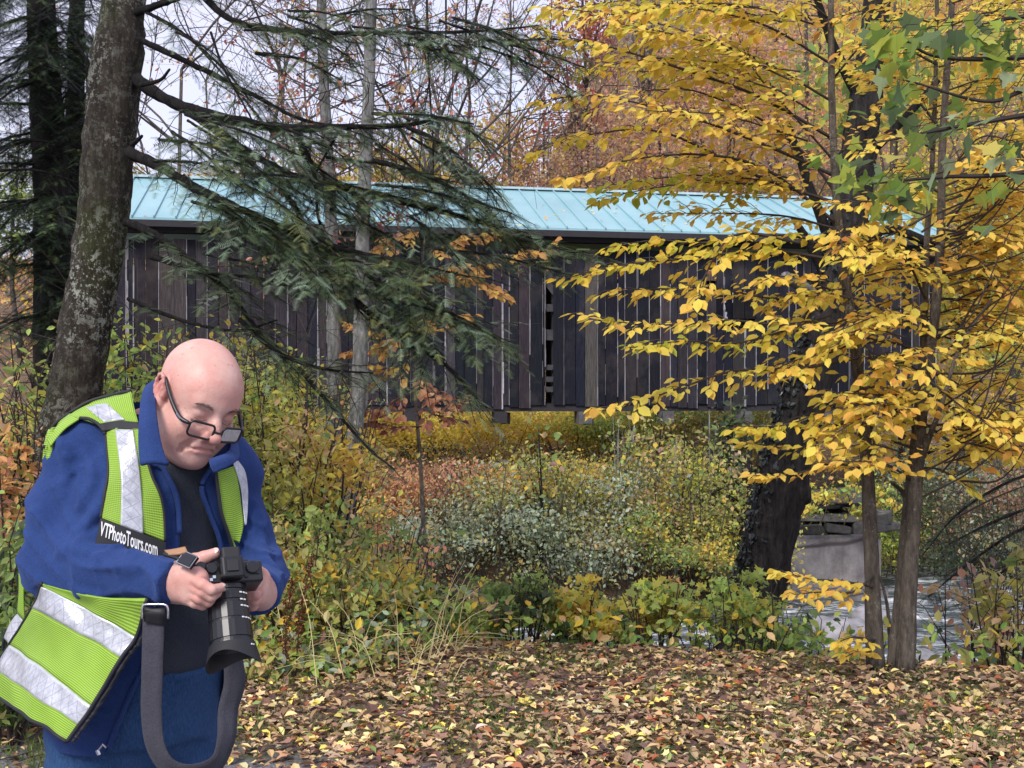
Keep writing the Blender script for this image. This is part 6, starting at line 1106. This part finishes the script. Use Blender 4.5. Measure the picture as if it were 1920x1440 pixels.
def build_camera():
    C0 = P(428, 1072, 2.165)
    Ld = unit(P(447, 1240, 2.10) - P(432, 1085, 2.165)); Td = unit(np.array([.42, -.86, .05])); Td = unit(Td - Ld * (Td @ Ld)); Rd = unit(np.cross(Ld, Td))
    if Rd[0] < 0: Rd = -Rd
    R = np.stack([Rd, Td, Ld], 1)   # columns: grip->left side, top plate, lens direction
    def L(q): return C0 + R @ np.asarray(q, float)
    cam_ = empty('camera', C0, 'black mirrorless camera with a long zoom lens pointing down in the hands of the man', 'camera')
    def rbox(c, h, bev=.004, name='b', mat=M_BLACK, parent=cam_):
        import bmesh
        bm = bmesh.new(); bmesh.ops.create_cube(bm, size=2); bmesh.ops.scale(bm, vec=h, verts=bm.verts); bmesh.ops.bevel(bm, geom=list(bm.edges), offset=bev, segments=3, profile=.5, affect='EDGES')
        V = np.array([v.co for v in bm.verts]) + np.asarray(c); Fc = [[v.index for v in f.verts] for f in bm.faces]; bm.free(); V = C0 + V @ R.T
        return wpart(name, V, Fc, mat, parent, smooth=False)
    rbox((0, -.035, .0), (.066, .034, .021), .006, 'body'); rbox((-.052, -.035, .018), (.013, .032, .014), .009, 'grip', M_RUBBER)
    vf = rbox((.004, .006, -.004), (.021, .017, .022), .006, 'viewfinder_hump'); rbox((.004, .012, -.03), (.017, .011, .012), .004, 'eyecup', M_RUBBER, vf)
    hs = rbox((.004, .025, -.004), (.0105, .002, .011), .0008, 'hot_shoe', M_RUBBER, vf)
    rbox((0, -.035, -.023), (.041, .028, .0025), .001, 'screen', plain_mat('screen glass', (.008, .009, .012), .08, spec=.7))
    def dial(c, r, h, ax, name, mat=M_BLACK):
        n = 26; a = np.linspace(0, 2 * math.pi, n, endpoint=False); rr = r * (1 + .05 * (np.arange(n) % 2)); e = np.eye(3); u, v_ = e[(ax + 1) % 3], e[(ax + 2) % 3]; V = []
        for k, (hh, s) in enumerate(((0, 1), (h * .85, 1), (h, .86))): V += [np.asarray(c) + e[ax] * hh + s * q * (math.cos(t) * u + math.sin(t) * v_) for q, t in zip(rr, a)]
        Fc = [[k * n + i, k * n + (i + 1) % n, (k + 1) * n + (i + 1) % n, (k + 1) * n + i] for k in range(2) for i in range(n)] + [[2 * n + i for i in range(n)]]
        return wpart(name, C0 + np.array(V) @ R.T, Fc, mat, cam_)
    dial((-.03, -.002, -.008), .0105, .008, 1, 'mode_dial'); dial((-.052, -.002, .004), .008, .006, 1, 'shutter_button', M_METAL); dial((.046, -.002, -.006), .012, .007, 1, 'drive_dial'); dial((-.05, -.002, -.013), .009, .006, 1, 'control_dial')
    for q in ((-.04, .0005, .012), (-.033, .0005, .014), (-.027, .0005, .009), (-.045, .0005, .001), (.033, .0005, .01), (.055, .0005, .004)):
        V, Fc = box(L(q), (.0028, .0018, .0028), R); wpart('button', V, Fc, M_METAL if q[0] < 0 else M_BLACK, cam_)
    # lens: turned profile
    prof = [(.018, .033), (.022, .037), (.03, .037), (.031, .0345), (.036, .0345), (.037, .0365), (.05, .0365), (.051, .035), (.056, .035), (.057, .0375), (.085, .0382), (.0855, .0372), (.09, .0372), (.0905, .039), (.122, .040), (.123, .0385), (.128, .0385), (.1285, .041), (.136, .0415), (.137, .038), (.128, .034), (.11, .02), (.108, .001)]
    n = 44; a = np.linspace(0, 2 * math.pi, n, endpoint=False); V = []; ctr = np.array([.002, -.036, 0])
    for i, (z, r) in enumerate(prof):
        kn = 1 + (.012 if i in (10, 14, 6, 5, 9, 13) else 0) * (np.arange(n) % 2)
        V += [ctr + np.array([r * k * math.cos(t), r * k * math.sin(t), z]) for t, k in zip(a, kn)]
    Fc = [[k * n + (i + 1) % n, k * n + i, (k + 1) * n + i, (k + 1) * n + (i + 1) % n] for k in range(len(prof) - 1) for i in range(n)]
    ln = wpart('lens', C0 + np.array(V) @ R.T, Fc, M_BLACK, cam_, smooth=False)
    # white index marks and scale figures on the barrel
    mk_ = MB()
    for z, k0 in ((.04, 3), (.0535, 2), (.0655, 3), (.088, 4)):
        for k in range(k0):
            t = math.radians(62 - 13 * k); c = ctr + np.array([.0384 * math.cos(t), .0384 * math.sin(t), z]); r_ = np.array([math.cos(t), math.sin(t), 0]); tg = np.array([-math.sin(t), math.cos(t), 0])
            Rm = R @ np.stack([tg, [0, 0, 1], r_], 1); V, Fb = box(C0 + R @ c, (.0026, .0013, .0006), Rm); mk_.add(V, Fb)
    mk_.build('scale_mark', M_WHITE, ln)
    # petal hood
    nh = 60; ah = np.linspace(0, 2 * math.pi, nh, endpoint=False); rows = []
    for s in (0, .25, .6, 1): rows.append([ctr + np.array([(.0425 + .0085 * s) * math.cos(t), (.0425 + .0085 * s) * math.sin(t), .131 + s * (.030 + .012 * math.cos(2 * (t - math.radians(35))))]) for t in ah])
    V = np.array([q for r in rows for q in r]); V2 = V.copy(); V2[:, :2] = ctr[:2] + (V[:, :2] - ctr[:2]) * .955; o = len(V)
    Fc = [[k * nh + (i + 1) % nh, k * nh + i, (k + 1) * nh + i, (k + 1) * nh + (i + 1) % nh] for k in range(3) for i in range(nh)]
    Fc += [[q + o for q in f][::-1] for f in Fc] + [[3 * nh + (i + 1) % nh, 3 * nh + i, 3 * nh + i + o, 3 * nh + (i + 1) % nh + o] for i in range(nh)] + [[i, (i + 1) % nh, (i + 1) % nh + o, i + o] for i in range(nh)]
    hd = wpart('lens_hood', C0 + np.vstack([V, V2]) @ R.T, Fc, M_RUBBER, cam_, smooth=False)
    t = math.radians(48); Rm = R @ np.stack([[-math.sin(t), math.cos(t), 0], [0, 0, 1], [math.cos(t), math.sin(t), 0]], 1); V, Fb = box(C0 + R @ (ctr + np.array([.0455 * math.cos(t), .0455 * math.sin(t), .141])), (.004, .0012, .001), Rm); wpart('hood_mark', V, Fb, M_WHITE, hd)
    # strap: a grey webbing loop hanging below
    path = PP([(288, 1160, 2.145), (287, 1200, 2.14), (285, 1270, 2.13), (284, 1340, 2.125), (292, 1400, 2.12), (318, 1440, 2.12), (360, 1450, 2.13), (405, 1432, 2.16), (424, 1385, 2.19), (428, 1330, 2.21), (440, 1280, 2.215), (436, 1225, 2.22), (430, 1150, 2.22)])
    wd = np.array([(1, -.1, 0), (1, -.1, 0), (1, -.15, .02), (1, -.2, .05), (.8, -.3, .4), (.3, -.35, .9), (.1, -.4, .9), (-.2, -.5, .8), (-.55, -.6, .3), (-.7, -.55, .05), (-.8, -.4, 0), (-.6, -.7, 0), (-.7, -.6, 0)], float)
    G = ribbon(path, wd, .041, .002); sp = add_sheet('strap', G, M_STRAP, cam_, .0028)
    G = ribbon(PP([(289, 1168, 2.138), (290, 1150, 2.13), (291, 1142, 2.135), (290, 1150, 2.143), (289, 1170, 2.15)]), np.array([1, -.1, 0.]), .039, .002); add_sheet('strap_loop', G, M_RUBBER, sp, .004)
    q = PP([(267, 1160, 2.13), (267, 1142, 2.13), (271, 1134, 2.13), (290, 1133, 2.128), (309, 1134, 2.126), (315, 1142, 2.126), (315, 1160, 2.126)]); V, Fc = tube(smooth_path(q, 28), .0023, 8); wpart('strap_ring', V, Fc, M_METAL, sp, smooth=True)
    q = PP([(289, 1140, 2.14), (310, 1110, 2.2), (340, 1085, 2.2), (366, 1066, 2.17)]); V, Fc = tube(smooth_path(q, 16), .0025, 6); wpart('strap_cord', V, Fc, M_RUBBER, sp)
    G = ribbon(PP([(352, 1058, 2.13), (368, 1066, 2.14), (380, 1076, 2.145)]), np.array([.3, .2, 1.]), .012, .002); add_sheet('wrist_strap', G, M_RUBBER, sp, .003)
build_man(); build_camera()
